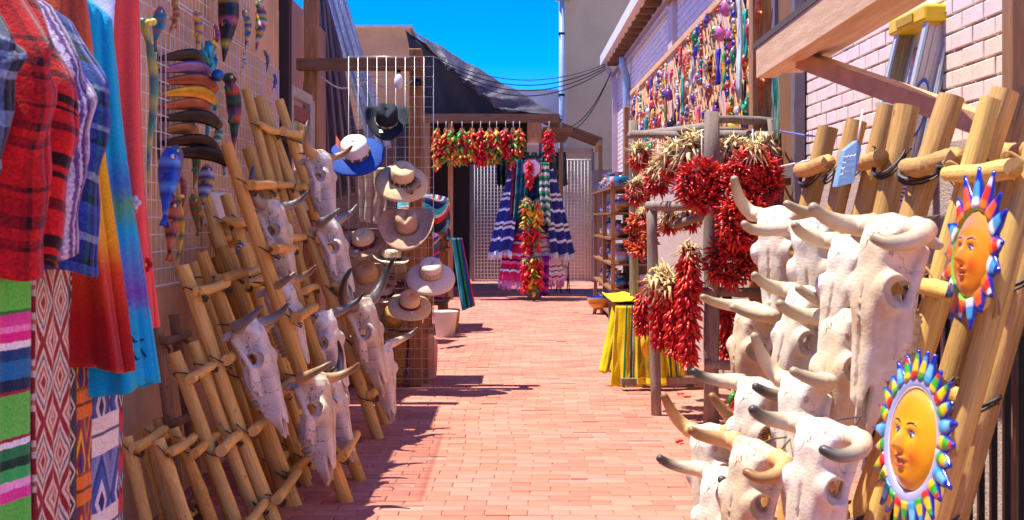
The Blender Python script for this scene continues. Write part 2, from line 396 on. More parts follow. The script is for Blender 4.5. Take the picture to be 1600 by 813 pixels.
def skull_mesh(nm, mat, seed, broken=False):
    h = .0042; rs = np.random.RandomState(seed)
    xs = np.arange(-.155, .156, h); ys = np.arange(-.10, .155, h); zs = np.arange(-.575, .055, h)
    X, Y, Z = np.meshgrid(xs, ys, zs, indexing='ij'); AX = np.abs(X)
    X = X+.003*np.sin(Z*31+seed); wob = sum(a_*np.sin(X*f_[0]+Y*f_[1]+Z*f_[2]+f_[3]) for a_, f_ in [(q_, np.append(rs.normal(0, fr, 3), rs.uniform(0, 6))) for q_, fr in ((.0006, 24),)*4+((.0002, 70),)*4+((.0001, 160),)*4])+.0006*np.sin(X*41+seed+Z*13)*np.sin(Y*37+Z*9)*np.sin(Z*29+X*17)
    def ell(c, r): 
        k = np.sqrt(((AX-c[0])/r[0])**2+((Y-c[1])/r[1])**2+((Z-c[2])/r[2])**2); return (k-1)*min(r)
    def cap(a, b, r0, r1, sy=1.):
        a = np.array(a); b = np.array(b); d = b-a; L2 = (d**2).sum()
        t = np.clip(((AX-a[0])*d[0]+(Y-a[1])*d[1]+(Z-a[2])*d[2])/L2, 0, 1)
        return np.sqrt((AX-a[0]-t*d[0])**2+((Y-a[1]-t*d[1])/sy)**2+(Z-a[2]-t*d[2])**2)-(r0+(r1-r0)*t)
    def rbox(c, hb, r):
        q = [np.abs(A-c0)-hh+r for A, c0, hh in ((AX, c[0], hb[0]), (Y, c[1], hb[1]), (Z, c[2], hb[2]))]
        return np.sqrt(sum(np.maximum(z, 0)**2 for z in q))+np.minimum(np.maximum(np.maximum(q[0], q[1]), q[2]), 0)-r
    T = np.clip(-Z/.525, 0, 1); tt = [0, .05, .12, .2, .33, .42, .55, .7, .85, 1.0]
    ip = lambda a: np.interp(T, tt, a)
    W = ip([.066, .076, .070, .060, .068, .062, .052, .040, .031, .022]); D = ip([-.022, -.040, -.048, -.048, -.047, -.044, -.034, -.020, -.002, .016])
    V = ip([.045, .085, .100, .098, .096, .100, .108, .088, .052, .036])
    Cc, Hh = (D+V)/2, (V-D)/2; s_ = np.clip((Y-D)/(V-D), 0, 1); We = W*(1-.38*s_**1.3)
    e = (np.abs(AX/We)**3.6+np.abs((Y-Cc)/Hh)**3.6)**(1/3.6)
    d = np.maximum((e-1)*np.minimum(We, Hh)*.9, np.maximum(Z-.012, -(Z+.535)))
    d = smin(d, cap((0, .004, -.002), (.07, .010, -.010), .032, .026), .018)   # poll
    d = smin(d, cap((.07, .012, -.010), (.108, .012, -.006), .025, .028), .012)  # horn cores
    d = smin(d, ell((.057, -.004, -.172), (.033, .045, .050)), .012)
    d = smin(d, cap((.064, .020, -.205), (.046, .050, -.31), .008, .007), .006)   # facial crest      # orbits
    d = smin(d, cap((.074, .030, -.205), (.050, .060, -.275), .014, .016), .014)  # cheek bone
    d = smin(d, cap((.022, .095, -.022), (.030, .116, -.030), .020, .015), .010)  # condyles
    # hollows
    d = smax(d, -ell((.092, -.002, -.172), (.050, .038, .042)), .003)
    d = smax(d, -cap((.09, .0, -.172), (.025, .055, -.165), .030, .027), .005)
    d = smax(d, -ell((.082, .052, -.092), (.036, .034, .055)), .008)
    d = smin(d, cap((.070, .036, -.19), (.054, .066, -.055), .011, .013), .012)   # zygomatic arch
    d = smax(d, -ell((0, .135, -.185), (.040, .060, .075)), .010)
    d = smax(d, -ell((0, .125, -.34), (.024, .055, .11)), .008)
    d = smax(d, -ell((0, .036, -.165), (.040, .042, .062)), .004)   # hollow inside
    d = smax(d, -ell((0, .030, -.35), (.018, .030, .12)), .004)
    n0 = -.39 if broken else -.425
    d = smax(d, -cap((0, .012, n0), (0, .020, -.58), .016, .026), .005)
    d = smax(d, -ell((.032, .004, n0-.045), (.034, .011, .062)), .004)
    d = smax(d, -cap((0, .02, -.46), (0, .04, -.58), .010, .013), .004)
    d = smax(d, -ell((0, -.074, -.11), (.038, .030, .055)), .015)          # dished forehead
    d = smax(d, -cap((0, -.055, -.12), (0, -.006, -.43), .0045, .0045), .002)   # middle suture
    if broken: d = smax(d, -ell((.02, -.02, -.45), (.05, .022, .04)), .004)
    d = d+wob
    v, f = surface_nets(d, (xs[0], ys[0], zs[0]), h)
    v[:, 2] = np.where(v[:, 2] < -.2, -.2+(v[:, 2]+.2)*1.24, v[:, 2])
    v[:, 0] *= 1.14; v[:, 1] *= 1.16
    b = MB(); b.v = [tuple(q) for q in v]; b.f = f; b.c = [(.8, .77, .7)]*len(v); b.uv = [(0, 0)]*len(v)
    return b.mesh(nm, mat)
def bone_mat(nm, c, c2):
    m = M(nm, c, .7, .02, 4.5, .3, 130, rnd=.10, col2=c2, bdist=.006, spec=.3)
    n = m.node_tree; L = n.links.new; p = n.nodes['Principled BSDF']; src = p.inputs['Base Color'].links[0].from_socket
    tc = [q for q in n.nodes if q.type == 'TEX_COORD'][0]
    vo = n.nodes.new('ShaderNodeTexVoronoi'); vo.feature = 'DISTANCE_TO_EDGE'; vo.inputs['Scale'].default_value = 9
    nz = n.nodes.new('ShaderNodeTexNoise'); nz.inputs['Scale'].default_value = 14
    va = n.nodes.new('ShaderNodeVectorMath'); va.operation = 'MULTIPLY_ADD'; va.inputs[1].default_value = (.16,)*3
    L(tc.outputs['Object'], nz.inputs[0]); L(nz.outputs['Color'], va.inputs[0]); L(tc.outputs['Object'], va.inputs[2]); L(va.outputs[0], vo.inputs[0])
    mr = n.nodes.new('ShaderNodeMapRange'); mr.inputs[1].default_value = .004; mr.inputs[2].default_value = .016; L(vo.outputs['Distance'], mr.inputs[0])
    n2 = n.nodes.new('ShaderNodeTexNoise'); n2.inputs['Scale'].default_value = 5; L(tc.outputs['Object'], n2.inputs[0])
    m2 = n.nodes.new('ShaderNodeMapRange'); m2.inputs[1].default_value = .53; m2.inputs[2].default_value = .60; L(n2.outputs[0], m2.inputs[0])
    mm = n.nodes.new('ShaderNodeMath'); mm.operation = 'SUBTRACT'; mm.inputs[0].default_value = 1; L(m2.outputs[0], mm.inputs[1])
    mxx = n.nodes.new('ShaderNodeMath'); mxx.operation = 'MAXIMUM'; L(mr.outputs[0], mxx.inputs[0]); L(mm.outputs[0], mxx.inputs[1])
    mix = n.nodes.new('ShaderNodeMix'); mix.data_type = 'RGBA'; L(mxx.outputs[0], mix.inputs[0]); mix.inputs[6].default_value = rgb(lin(132, 98, 66)); L(src, mix.inputs[7])
    L(mix.outputs[2], p.inputs['Base Color']); return m
bone = bone_mat('bleached_bone', lin(196, 170, 132), lin(242, 236, 222))
bone_y = bone_mat('aged_bone', lin(184, 150, 104), lin(238, 226, 198))
SK = [skull_mesh('cranium', bone, 1), skull_mesh('cranium', bone_y, 5, True), skull_mesh('cranium', bone, 9, True)]
tb = MB()
for s in (-1, 1):
    for i in range(7):
        z = -.232-.0255*i; x = s*(.031-.001*abs(i-2)); y1 = .124-.004*max(0, i-3)
        tb.box((x-.008, .060, z-.0115), (x+.008, y1, z+.0115), jit(lin(206, 184, 144), .12))
        tb.box((x-.005, y1-.01, z-.0085), (x+.006, y1+.006, z-.0005), jit(lin(176, 148, 108), .12))
teeth_me = tb.mesh('teeth', M('old_teeth', rough=.5, attr=True, var=.2, scale=80))
horn_m = M('cow_horn', rough=.42, var=.28, scale=7, bump=.5, bscale=30, attr=True, spec=.5, bdist=.006)
def horn_mesh(pts, r, dark, pale, blunt=False):
    # smooth path through pts (local skull space, right side), tapered, tip colour dark
    pts = [Vector(p) for p in pts]; out = []; k = len(pts)-1; N = 22
    for i in range(N+1):
        t = i/N*k; j = min(int(t), k-1); u = t-j
        p0 = pts[max(j-1, 0)]; p1 = pts[j]; p2 = pts[j+1]; p3 = pts[min(j+2, k)]
        out.append(.5*((2*p1)+(p2-p0)*u+(2*p0-5*p1+4*p2-p3)*u*u+(3*p1-p0-3*p2+p3)*u**3))
    rad = []; col = []
    for i in range(N+1):
        t = i/N; rad.append((r*(1-.66*t)*(1 if t < .93 else (1-((t-.93)/.07)**2*.8)) if blunt else r*(1-t)**.62)*(1+.025*math.sin(t*46)*(1-t))*.97+.003)
        q = min(1, max(0, (t-.25)/.6)); col.append(tuple(pale[c]*(1-q)+dark[c]*q for c in range(3)))
    b = MB(); b.tube(out, rad, 14, col); return b.mesh('horn', horn_m)
cream, tan, grey, black, amber = lin(226, 206, 164), lin(196, 160, 108), lin(92, 90, 92), lin(34, 34, 38), lin(222, 176, 110)
HP = {
 'up':   [(.095, .012, -.008), (.16, .010, .0), (.21, -.005, .05), (.225, -.03, .13), (.20, -.05, .20)],
 'out':  [(.095, .012, -.008), (.17, .008, -.004), (.25, -.015, .01), (.31, -.06, .03), (.34, -.11, .07)],
 'fwd':  [(.095, .012, -.008), (.15, .005, -.01), (.19, -.04, -.01), (.20, -.11, .005), (.18, -.17, .03)],
 'down': [(.095, .012, -.008), (.15, .008, -.012), (.185, -.01, -.04), (.19, -.05, -.075), (.16, -.09, -.08)],
 'sf':   [(.09, .012, -.008), (.135, .0, -.012), (.155, -.05, -.014), (.148, -.115, -.006), (.13, -.17, .012)],
 'su':   [(.09, .012, -.008), (.13, .0, .008), (.15, -.04, .05), (.142, -.09, .10), (.13, -.125, .14)],
 'sd':   [(.09, .012, -.008), (.14, .0, -.014), (.165, -.045, -.04), (.15, -.10, -.06), (.105, -.13, -.05)],
 'so':   [(.09, .012, -.008), (.14, .006, -.01), (.19, -.02, -.016), (.225, -.07, -.012), (.235, -.125, .008)],
 'long': [(.095, .012, -.008), (.17, .008, .004), (.25, -.02, .06), (.29, -.08, .14), (.28, -.15, .20)],
}
HM = {}
def horn(kind, pal):
    key = (kind, pal)
    if key not in HM:
        pale, dark = {'cream': (cream, lin(170, 150, 115)), 'grey': (lin(150, 140, 128), grey), 'black': (lin(112, 104, 98), black), 'tan': (tan, lin(110, 84, 58)), 'amber': (amber, lin(150, 105, 60)), 'tip': (cream, lin(70, 66, 62))}[pal]
        HM[key] = horn_mesh(HP[kind], .033 if kind[0] in 's' else .038 if kind == 'long' else .034, dark, pale, kind[0] == 's')
    return HM[key]
def skull(label, px, py, Y, yaw, tilt, s, kl, kr, pal, var=0, roll=0, group=None, hang=.06):
    p = P(px, py, Y); roll += rnd(-8, 8); tilt += rnd(-5, 5)
    m = Matrix.Translation(p) @ Matrix.Rotation(R(yaw), 4, 'Z') @ Matrix.Rotation(R(-tilt), 4, 'X') @ Matrix.Rotation(R(roll), 4, 'Y') @ Matrix.Diagonal((s*rnd(.92, 1.08), s*rnd(.93, 1.07), s*rnd(.94, 1.06), 1))
    t = thing('cow_skull', label, 'skull', group=group, mat=m)
    link('cranium', SK[var], t); stuff(link('teeth', teeth_me, t))
    if kl: link('horn', horn(kl, pal), t, scale=(-1, 1, 1))
    if kr: link('horn', horn(kr, pal), t)
    b = MB(); b.tube([(-.05, .05, .0), (-.03, .10, .03), (0, .15, .05), (.03, .10, .03), (.05, .05, .0)], .003, 5)
    if 'sw' not in HM: HM['sw'] = b.mesh('hanging_wire', wire_dark)
    link('hanging_wire', HM['sw'], t)
    return t
GL = 'cow skulls on the left ladders'; GR = 'cow skulls on the right ladders'
skull('topmost white cow skull on the tallest ladder, tan horn curving upward', 500, 240, 7.4, 74, 16, 0.89, 'up', 'fwd', 'tan', 0, group=GL)
skull('white cow skull with brown horn swept up above the thin rails', 424, 318, 5.95, 78, 18, 0.84, 'up', 'fwd', 'grey', 1, group=GL)
skull('white cow skull with one straight dark horn beside the red banded hat', 514, 345, 7.2, 78, 16, 0.90, 'fwd', 'out', 'grey', 2, group=GL)
skull('white cow skull half hidden behind a ladder, brown horns pointing at hats', 438, 442, 5.75, 80, 18, 0.82, 'fwd', 'fwd', 'tan', 2, group=GL)
skull('lone white cow skull with long tapered brown horns on the short ladder', 388, 505, 5.2, 82, 18, 0.92, 'fwd', 'fwd', 'grey', 0, group=GL)
skull('white cow skull with black horns spread wide beneath the straight horned skull', 503, 492, 6.25, 62, 16, 0.80, 'out', 'out', 'black', 2, group=GL)
skull('white cow skull with huge black upturned horns near the woven hats', 566, 472, 7.1, 68, 12, 1.00, 'long', 'long', 'black', 1, group=GL)
skull('low white cow skull with slender grey horn reaching over the walkway', 596, 540, 7.35, 62, 14, 0.89, 'fwd', 'out', 'tip', 0, group=GL)
skull('lowest white cow skull on the left ladders, thick pale horns', 492, 588, 5.35, 78, 20, 0.86, 'fwd', 'fwd', 'tan', 1, group=GL)
skull('white cow skull tucked behind the lowest skull, dark horn tips', 512, 588, 5.85, 71, 18, 0.80, 'fwd', 'up', 'black', 0, group=GL)
# right side
skull('largest cow skull, cream bone, thick downturned horn beside the upper sun face', 1392, 350, 2.75, -67, 10, 0.84, 'sf', 'sd', 'cream', 1, group=GR)
skull('cow skull facing outward with massive cream horn left of largest skull', 1268, 352, 3.45, -33, 8, 0.77, 'so', 'sf', 'cream', 0, group=GR)
skull('cow skull with thin tan horn squeezed against the largest skull', 1336, 378, 3.15, -57, 10, 0.77, 'sf', 'sf', 'cream', 2, group=GR)
skull('cow skull with raised cream horns in front of chile wreath', 1216, 332, 3.85, -45, 8, 0.78, 'su', 'sf', 'cream', 2, group=GR)
skull('cow skull with bulging forehead and stout cream horns below the massive horned one', 1262, 458, 3.32, -63, 12, 0.77, 'sf', 'sf', 'cream', 0, group=GR)
skull('side turned cow skull whose curved horn reaches the long chile ristra', 1178, 482, 3.85, -73, 8, 0.77, 'sf', 'sf', 'cream', 1, group=GR)
skull('big low cow skull with heavy teeth under the largest skull', 1320, 492, 3.12, -67, 12, 0.83, 'sf', None, 'cream', 1, group=GR)
skull('cow skull with ribbed grey tipped horns beside red and green chiles', 1184, 602, 3.35, -55, 12, 0.77, 'so', 'sf', 'tip', 2, group=GR)
skull('leftmost low cow skull with two slim upright tan horns over paving', 1108, 672, 3.6, -53, 12, 0.73, 'su', 'su', 'amber', 0, group=GR)
skull('cow skull with amber horns, one curling under its own eye', 1180, 700, 2.95, -59, 12, 0.73, 'sf', 'sd', 'amber', 1, group=GR)
skull('cow skull with round horn end and dark tip next to lower sun face', 1288, 668, 2.65, -55, 12, 0.75, 'sf', 'sd', 'tip', 0, group=GR)
skull('cow skull with pale parallel horns above the dark tipped skull', 1252, 592, 3.05, -61, 12, 0.71, 'su', 'sf', 'cream', 2, group=GR)
skull('cow skull at the bottom with blunt grey horn beside amber horned skull', 1130, 742, 3.3, -55, 12, 0.71, 'so', 'sf', 'tip', 2, group=GR)
# ================================================================ left stall: posts, beam, hat rack
timber = M('rough_timber', lin(168, 112, 66), .75, .4, 5, .4, 30, stretch=(8, 8, .8), rnd=.15, col2=lin(192, 136, 84), bdist=.006)
timber_h = M('rough_timber_beam', lin(140, 96, 62), .75, .4, 5, .4, 30, stretch=(.8, 8, 8), rnd=.15, bdist=.006)
timber_y = M('rough_timber_long', lin(176, 128, 84), .75, .3, 5, .4, 30, stretch=(8, .8, 8), rnd=.12, bdist=.006)
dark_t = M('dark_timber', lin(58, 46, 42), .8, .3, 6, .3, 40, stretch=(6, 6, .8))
grey_w = M('grey_weathered_wood', lin(150, 132, 116), .85, .38, 7, .5, 36, stretch=(7, 7, .8), rnd=.15, bdist=.008)
white_wire = M('white_wire', lin(225, 222, 214), .45, .05, 20, 0)
steel_wire = M('zinc_wire', lin(190, 186, 180), .35, .08, 20, 0, metal=.6)
iron = M('black_iron', lin(34, 34, 38), .45, .2, 30, .1, 80, metal=.4)
def post(name, label, a, b, mat, cat='post', par=None):
    o = MB().box(a, b).build(name, mat, par, smooth=False)
    md = o.modifiers.new('bevel', 'BEVEL'); md.width = .006; md.segments = 1
    if not par: tag(o, label, cat)
    return o
post('timber_post', 'dark stained timber post at the end of the wire grid wall', (-1.69, 8.5, 0), (-1.56, 8.62, 3.4), dark_t)
post('timber_post', 'tall brown timber post holding the beam above the hats', (-1.61, 9.36, 0), (-1.50, 9.48, 3.4), timber)
post('timber_post', 'square timber post standing behind the hat rack', (-.80, 9.42, 0), (-.70, 9.53, 2.62), timber)
b = MB().box((-1.64, 9.24, 2.435), (-.72, 9.35, 2.52)).build('timber_beam', timber_h, smooth=False); tag(b, 'short horizontal timber beam crossing behind top of the hat rack', 'beam')
def wire_panel(name, label, fn, nu, nv, mat, r=.003, group=None, cat='wire rack'):
    "fn(u,v) -> point on the panel; frame thicker, wires joined as too thin to pick apart"
    t = thing(name, label, cat, fn(.5, 0), group)
    b = MB()
    for i in range(1, nu): b.tube([fn(i/nu, 0), fn(i/nu, 1)], r, 5)
    for j in range(1, nv): b.tube([fn(0, j/nv), fn(1, j/nv)], r, 5)
    stuff(b.build('wires', mat, t))
    for e in (((0, 0), (0, 1)), ((1, 0), (1, 1)), ((0, 0), (1, 0)), ((0, 1), (1, 1))):
        MB().tube([fn(*e[0]), fn(*e[1])], r*1.8, 6).build('frame_bar', mat, t)
    return t
wire_panel('wire_rack', 'silver wire grid panel hung with hats', lambda u, v: Vector((-1.238+.642*u, 9.22, .01+2.52*v)), 9, 33, steel_wire, .0019)
wire_panel('wire_rack', 'white wire grid fixed along the adobe wall holding tin and clay animals', lambda u, v: Vector((WL+.045, 3.6+4.6*u, 1.0+1.3*v)), 62, 17, white_wire, .003)
wire_panel('wire_rack', 'higher white wire grid on adobe wall behind the small painted lizards', lambda u, v: Vector((WL+.03, 5.6+1.75*u, 2.33+1.0*v)), 24, 13, white_wire, .003)
# stall back and roof line behind the hats
o = MB().box((-2.3, 13.55, 0), (-1.32, 13.7, 2.3)).build('stall_wall', M('stall_boards', lin(120, 92, 76), .85, .3, 3, .3, 40, stretch=(1, 1, 6)), smooth=False); tag(o, 'brown board wall at the back of the hat stall', 'wall')
o = MB().box((-2.5, 8.62, 0), (-1.9, 12.4, 3.2)).build('stall_wall', adobe_dark, smooth=False); tag(o, 'brown stucco side wall behind the hat stall and mirror', 'wall')
# leaning mirror frame
t = thing('mirror', 'carved whitewashed mirror frame hung on brown wall by the hat rack', 'mirror', P(470, 300, 8.75))
q = [P(452, 140, 8.72), P(484, 158, 9.1), P(484, 318, 9.1), P(452, 330, 8.72)]
q[0].x = q[3].x = -1.60; q[1].x = q[2].x = -1.51
def quadpt(q, u, v): return (q[0]*(1-u)+q[1]*u)*(1-v)+(q[3]*(1-u)+q[2]*u)*v
fm = M('whitewashed_wood', lin(190, 176, 158), .7, .25, 30, .6, 120, bdist=.01)
for a, bb in (((0, 0), (1, 0)), ((0, 1), (1, 1)), ((0, 0), (0, 1)), ((1, 0), (1, 1))):
    MB().beam(quadpt(q, *a), quadpt(q, *bb), .075, .04, (1, -.3, 0)).build('frame_side', fm, t, smooth=False)
MB().beam(quadpt(q, .1, .17), quadpt(q, .9, .17), .10, .03, (1, -.3, 0)).build('carved_panel', M('red_carving', lin(150, 90, 76), .7, .4, 60, .8, 90, bdist=.01), t, smooth=False)
MB().add([quadpt(q, .06, .25), quadpt(q, .94, .25), quadpt(q, .94, .95), quadpt(q, .06, .95)], [(0, 1, 2, 3)]).build('glass', M('mirror_glass', (.6, .63, .64), .04, 0, 5, 0, metal=1.), t, smooth=False)

# ---------------------------------------------------------------- hats
straw = M('straw', lin(236, 208, 156), .8, .2, 40, .5, 160, stretch=(1, 1, 4), bdist=.004)
straw_b = M('brown_straw', lin(202, 164, 116), .8, .3, 60, .7, 140, stretch=(1, 1, 3), bdist=.006)
straw_w = M('cream_straw', lin(238, 222, 194), .8, .14, 30, .5, 130, stretch=(1, 1, 5), bdist=.004)
felt_k = M('black_felt', lin(34, 42, 50), .85, .25, 20, .1, 200)
felt_b = M('blue_felt', lin(30, 74, 160), .8, .15, 15, .1, 200)
felt_w = M('white_felt', lin(232, 226, 218), .8, .08, 15, .1, 200)
palm = M('tan_palm_straw', lin(208, 172, 136), .8, .22, 26, .5, 150, stretch=(1, 1, 3), bdist=.004)
band_m = M('hat_band', rough=.6, attr=True, var=.25, scale=60)
def hat(label, px, py, Y, Rb, rc, hc, axis, crown_m, brim_m, band, curl=.0, crease=0., spin=0., droop=.0, oval=.86, extra=None, dome=.35):
    ax = Vector(axis).normalized(); up = Vector((0, 0, 1)); x = up.cross(ax)
    x = x.normalized() if x.length > 1e-3 else Vector((1, 0, 0)); y = ax.cross(x)
    m = Matrix((x, y, ax)).transposed().to_4x4() @ Matrix.Rotation(R(spin), 4, 'Z'); m.translation = P(px, py, Y)
    t = thing('hat', label, 'hat', group='hats displayed on the wire rack', mat=m)
    def f(p, a):
        r = math.hypot(p.x, p.y); z = p.z
        if r > rc*1.02 and p.z < .03:
            k = (r-rc)/(Rb-rc); z += curl*k*k*(math.cos(a)**2*1.7-.45)*1.0 - droop*k*k+.006*math.sin(3*a+spin)*k
        if crease and z > hc*.6:
            g = max(0, (z-hc*.6)/(hc*.4)); z -= crease*g*math.exp(-(p.x/(rc*.35))**2)*(1 if r < rc*.95 else .7); p = Vector((p.x*(1-.14*g*(abs(p.y)/rc > .4 and p.y < 0)), p.y, 0))
        return Vector((p.x*oval, p.y, z))
    b = MB(); b.lathe([(rc*.02, hc), (rc*.4, hc*1.0), (rc*.68, hc*(1-.05*dome)), (rc*.86, hc*(1-.25*dome)), (rc*.95, hc*(1-.6*dome)), (rc*.97, hc*.45), (rc, .02), (rc*1.03, 0)], 32, fn=f)
    b.build('crown', crown_m, t, solid=.004)
    b = MB(); b.lathe([(rc*.99, .003)]+[(rc+(Rb-rc)*k/6, 0) for k in range(1, 7)], 40, fn=f); b.build('brim', brim_m, t, solid=.004)
    if band:
        b = MB(); hb = band[1]; cs = band[0]; n = 40
        for i in range(n):
            a0, a1 = 2*PI*i/n, 2*PI*(i+1)/n; rr = rc*1.035
            b.add([(rr*math.cos(a)*oval, rr*math.sin(a), z) for a, z in ((a0, .006), (a1, .006), (a1, .006+hb), (a0, .006+hb))], [(0, 1, 2, 3)], cs[i % len(cs)])
        b.build('hat_band', band_m, t, solid=.004)
    if random.random() < .5:
        k = rnd(-.5, .5); MB().box((rc*k-.014, -Rb*.72-.01, .012), (rc*k+.014, -Rb*.72+.026, .014)).build('price_tag', M('tag_paper', lin(236, 230, 220), .8, .05, 8, 0), t, smooth=False)
    if extra: extra(t, rc, oval)
    return t
turq, red_, white_, blk = lin(60, 170, 160), lin(190, 40, 40), lin(230, 225, 215), lin(25, 22, 22)
hat('black felt western hat with rolled brim and beaded band', 604, 190, 9.08, 0.187, 0.094, 0.138, (.08, -.70, .71), felt_k, felt_k, ([lin(200, 180, 150), turq, red_, lin(200, 180, 150)], .018), curl=.075, crease=.03, oval=.88)
def feather(t, rc, ov):
    b = MB()
    for k in range(5):
        b.tube([(-rc*.8, -.02+k*.008, .02), (-rc*1.4, .05+.012*k, .05+.01*k)], [.008, .003], 5, [lin(230, 150, 60), lin(180, 60, 60)], flat=.3)
    stuff(b.build('feathers', band_m, t))
hat('wide blue hat with white crown and green beaded band', 556, 240, 9.05, 0.226, 0.108, 0.121, (-.05, -.70, .71), felt_w, felt_b, ([lin(30, 120, 80), white_, lin(30, 120, 80), red_], .024), droop=.03, crease=.012, oval=.95, dome=.3, extra=feather)
def scarf(t, rc, ov):
    b = MB()
    for k in range(9):
        a = -1.2+.13*k; x, y = math.cos(a)*rc*1.05, math.sin(a)*rc*1.1
        b.tube([(x*.9, y, .03), (x*1.15+rnd(-.02, .02), y*1.25-.02, .02), (x*1.3+rnd(-.03, .03), y*1.5-.03, .012)], [.012, .018, .006], 6, [lin(70, 50, 36), lin(196, 160, 110), lin(60, 44, 34)], flat=.4)
    stuff(b.build('scarf_knot', band_m, t))
hat('natural straw sun hat with leopard print scarf knotted on brim', 628, 280, 9.04, 0.209, 0.094, 0.116, (.12, -.70, .71), straw, straw, ([lin(90, 64, 44), lin(196, 160, 110), lin(60, 40, 30)], .03), droop=.045, oval=.95, extra=scarf, dome=.2, crease=.0)
hat('tan palm straw cowboy hat with pinched crown and wide upturned brim', 636, 355, 9.03, 0.226, 0.090, 0.143, (-.04, -.70, .71), palm, palm, ([lin(160, 126, 92)], .016), curl=.06, crease=.035, oval=.92)
def tassel(t, rc, ov):
    b = MB()
    for k in range(26):
        a = 2*PI*k/26
        b.ball((math.cos(a)*rc*1.08*ov, math.sin(a)*rc*1.08, .012), .009, random.choice([lin(160, 30, 50), lin(110, 20, 40), lin(190, 120, 70), lin(60, 40, 80)]), 6, 5)
    stuff(b.build('beads', band_m, t))
hat('small straw hat with dark red beaded band below the blue hat', 569, 380, 9.06, 0.171, 0.091, 0.099, (-.1, -.58, .80), straw, straw_b, ([lin(110, 30, 40), lin(150, 60, 60)], .03), droop=.0, curl=.03, oval=.95, extra=tassel, dome=.7)
hat('cream woven sun hat with banded crown hanging at rack edge', 673, 428, 8.98, .19, .088, .105, (.05, -.62, .78), straw_w, straw_w, ([lin(216, 190, 150), lin(206, 178, 140)], .05), droop=.05, oval=.95, dome=.25)
hat('dark seagrass hat with coarse weave half behind the big black horns', 575, 432, 9.1, 0.165, 0.088, 0.110, (-.18, -.66, .72), straw_b, straw_b, None, droop=.02, oval=.95, dome=.5)
hat('white straw hat lying flat on the shelf behind rack', 612, 405, 9.6, 0.176, 0.088, 0.088, (.05, -.2, 1), straw_w, straw_w, ([blk], .02), curl=.03)
hat('yellow straw hat leaning low behind the wire rack', 612, 500, 9.6, 0.187, 0.094, 0.121, (.25, -.8, .5), M('yellow_straw', lin(216, 176, 84), .8, .15, 40, .5, 150), straw, ([lin(170, 130, 60)], .02), curl=.02)
hat('pale straw hat stacked flat on the shelf under white hat', 620, 425, 9.65, 0.187, 0.088, 0.066, (.05, -.15, 1), straw, straw_b, None, curl=.02)
hat('flat brimmed straw hat low on the rack beside the dark seagrass hat', 640, 476, 9.12, .19, .09, .09, (.1, -.5, .85), straw, straw, ([lin(120, 40, 30)], .02), droop=.02)
hat('cream straw hat stacked on the lower shelf board', 600, 462, 9.7, .17, .085, .08, (0, -.25, 1), straw_w, straw_w, ([lin(90, 60, 40)], .02), curl=.03)
hat('brown straw hat stacked on the lower shelf board', 650, 455, 9.75, .17, .085, .08, (.1, -.25, 1), straw_b, straw_b, None, curl=.03)
# shelf, basket, bag, bucket behind the rack
t = thing('display_shelf', 'timber shelf with three boards behind the hat rack', 'shelf', (-1.0, 9.9, 0))
for z in (.42, .84, 1.22): MB().box((-1.45, 9.56, z-.02), (-.66, 10.1, z)).build('shelf_board', timber_h, t, smooth=False)
for x in (-1.43, -.70):
    for y in (9.58, 10.06): MB().box((x, y, 0), (x+.04, y+.04, 1.24)).build('leg', timber, t, smooth=False)
wick = M('wicker', lin(190, 136, 70), .8, .4, 40, 1., 120, stretch=(1, 1, 2.5), bdist=.01)
def basket(label, c, r, h, mat=wick):
    t = thing('basket', label, 'basket', c)
    b = MB(); b.lathe([(r*.05, .01), (r*.78, 0), (r*.86, h*.3), (r*.96, h*.7), (r, h), (r*.94, h), (r*.8, h*.3), (r*.7, .03), (.01, .03)], 28, Matrix.Translation(c)); b.build('body', mat, t)
    for k in range(7):
        z = h*(k+.5)/7; rr = r*(.80+.2*z/h)+.004
        MB().tube([Vector(c)+Vector((rr*math.cos(a), rr*math.sin(a), z)) for a in [2*PI*i/24 for i in range(25)]], .006, 5).build('weave_ring', mat, t)
basket('tall golden wicker basket on paving behind the hat rack', Vector((-.93, 9.5, 0)), .13, .42)
basket('shallow tan basket on the lowest shelf board behind hats', Vector((-1.12, 9.75, .42)), .14, .16, straw)
basket('fat wicker basket at the wall end of the hat rack', Vector((-1.22, 9.5, 0)), .15, .34)
def sack(label, c, r, h, mat, nm='bag', cat='bag'):
    ph = rnd(0, 6)
    def fn(u, v):
        a = u*2*PI; rr = r*(.9+.14*math.sin(v*PI))*(1-.55*max(0, v-.85)/.15)*(1+.05*math.sin(5*a+ph)+.03*math.sin(9*a+v*7))
        return Vector(c)+Vector((rr*math.cos(a), rr*math.sin(a)*.75, h*v+.02*math.sin(3*a+ph)*v))
    o = MB().grid(fn, 24, 12).build(nm, mat); tag(o, label, cat); return o
sack('yellow straw bag slumped on the lowest shelf board behind the hats', (-.90, 9.72, .42), .13, .26, straw)
sack('golden straw bag on the ground behind the hat rack', (-1.05, 9.72, 0), .13, .32, wick)
sack('pale straw bag on the middle shelf board behind hats', (-1.18, 9.75, .84), .12, .24, straw_w)
sack('tan straw bag on the middle shelf board by the timber post', (-.92, 9.8, .84), .12, .22, straw_b)
sack('peach coloured cloth bag standing behind the lower hat rack', (-.71, 9.95, 0), .10, .36, M('peach_cloth', lin(226, 160, 126), .85, .15, 12, .3, 60))
t = thing('plastic_bucket', 'translucent white plastic bucket beside blanket stall', 'bucket', (-.72, 13.4, 0))
bm = M('milky_plastic', lin(214, 214, 216), .3, .08, 8, .05, 30, spec=.5)
c = Matrix.Translation((-.735, 13.4, 0)); b = MB(); b.lathe([(.01, .005), (.10, 0), (.135, .27), (.145, .27), (.145, .285), (.13, .285), (.098, .02), (.01, .02)], 28, c); b.build('body', bm, t)
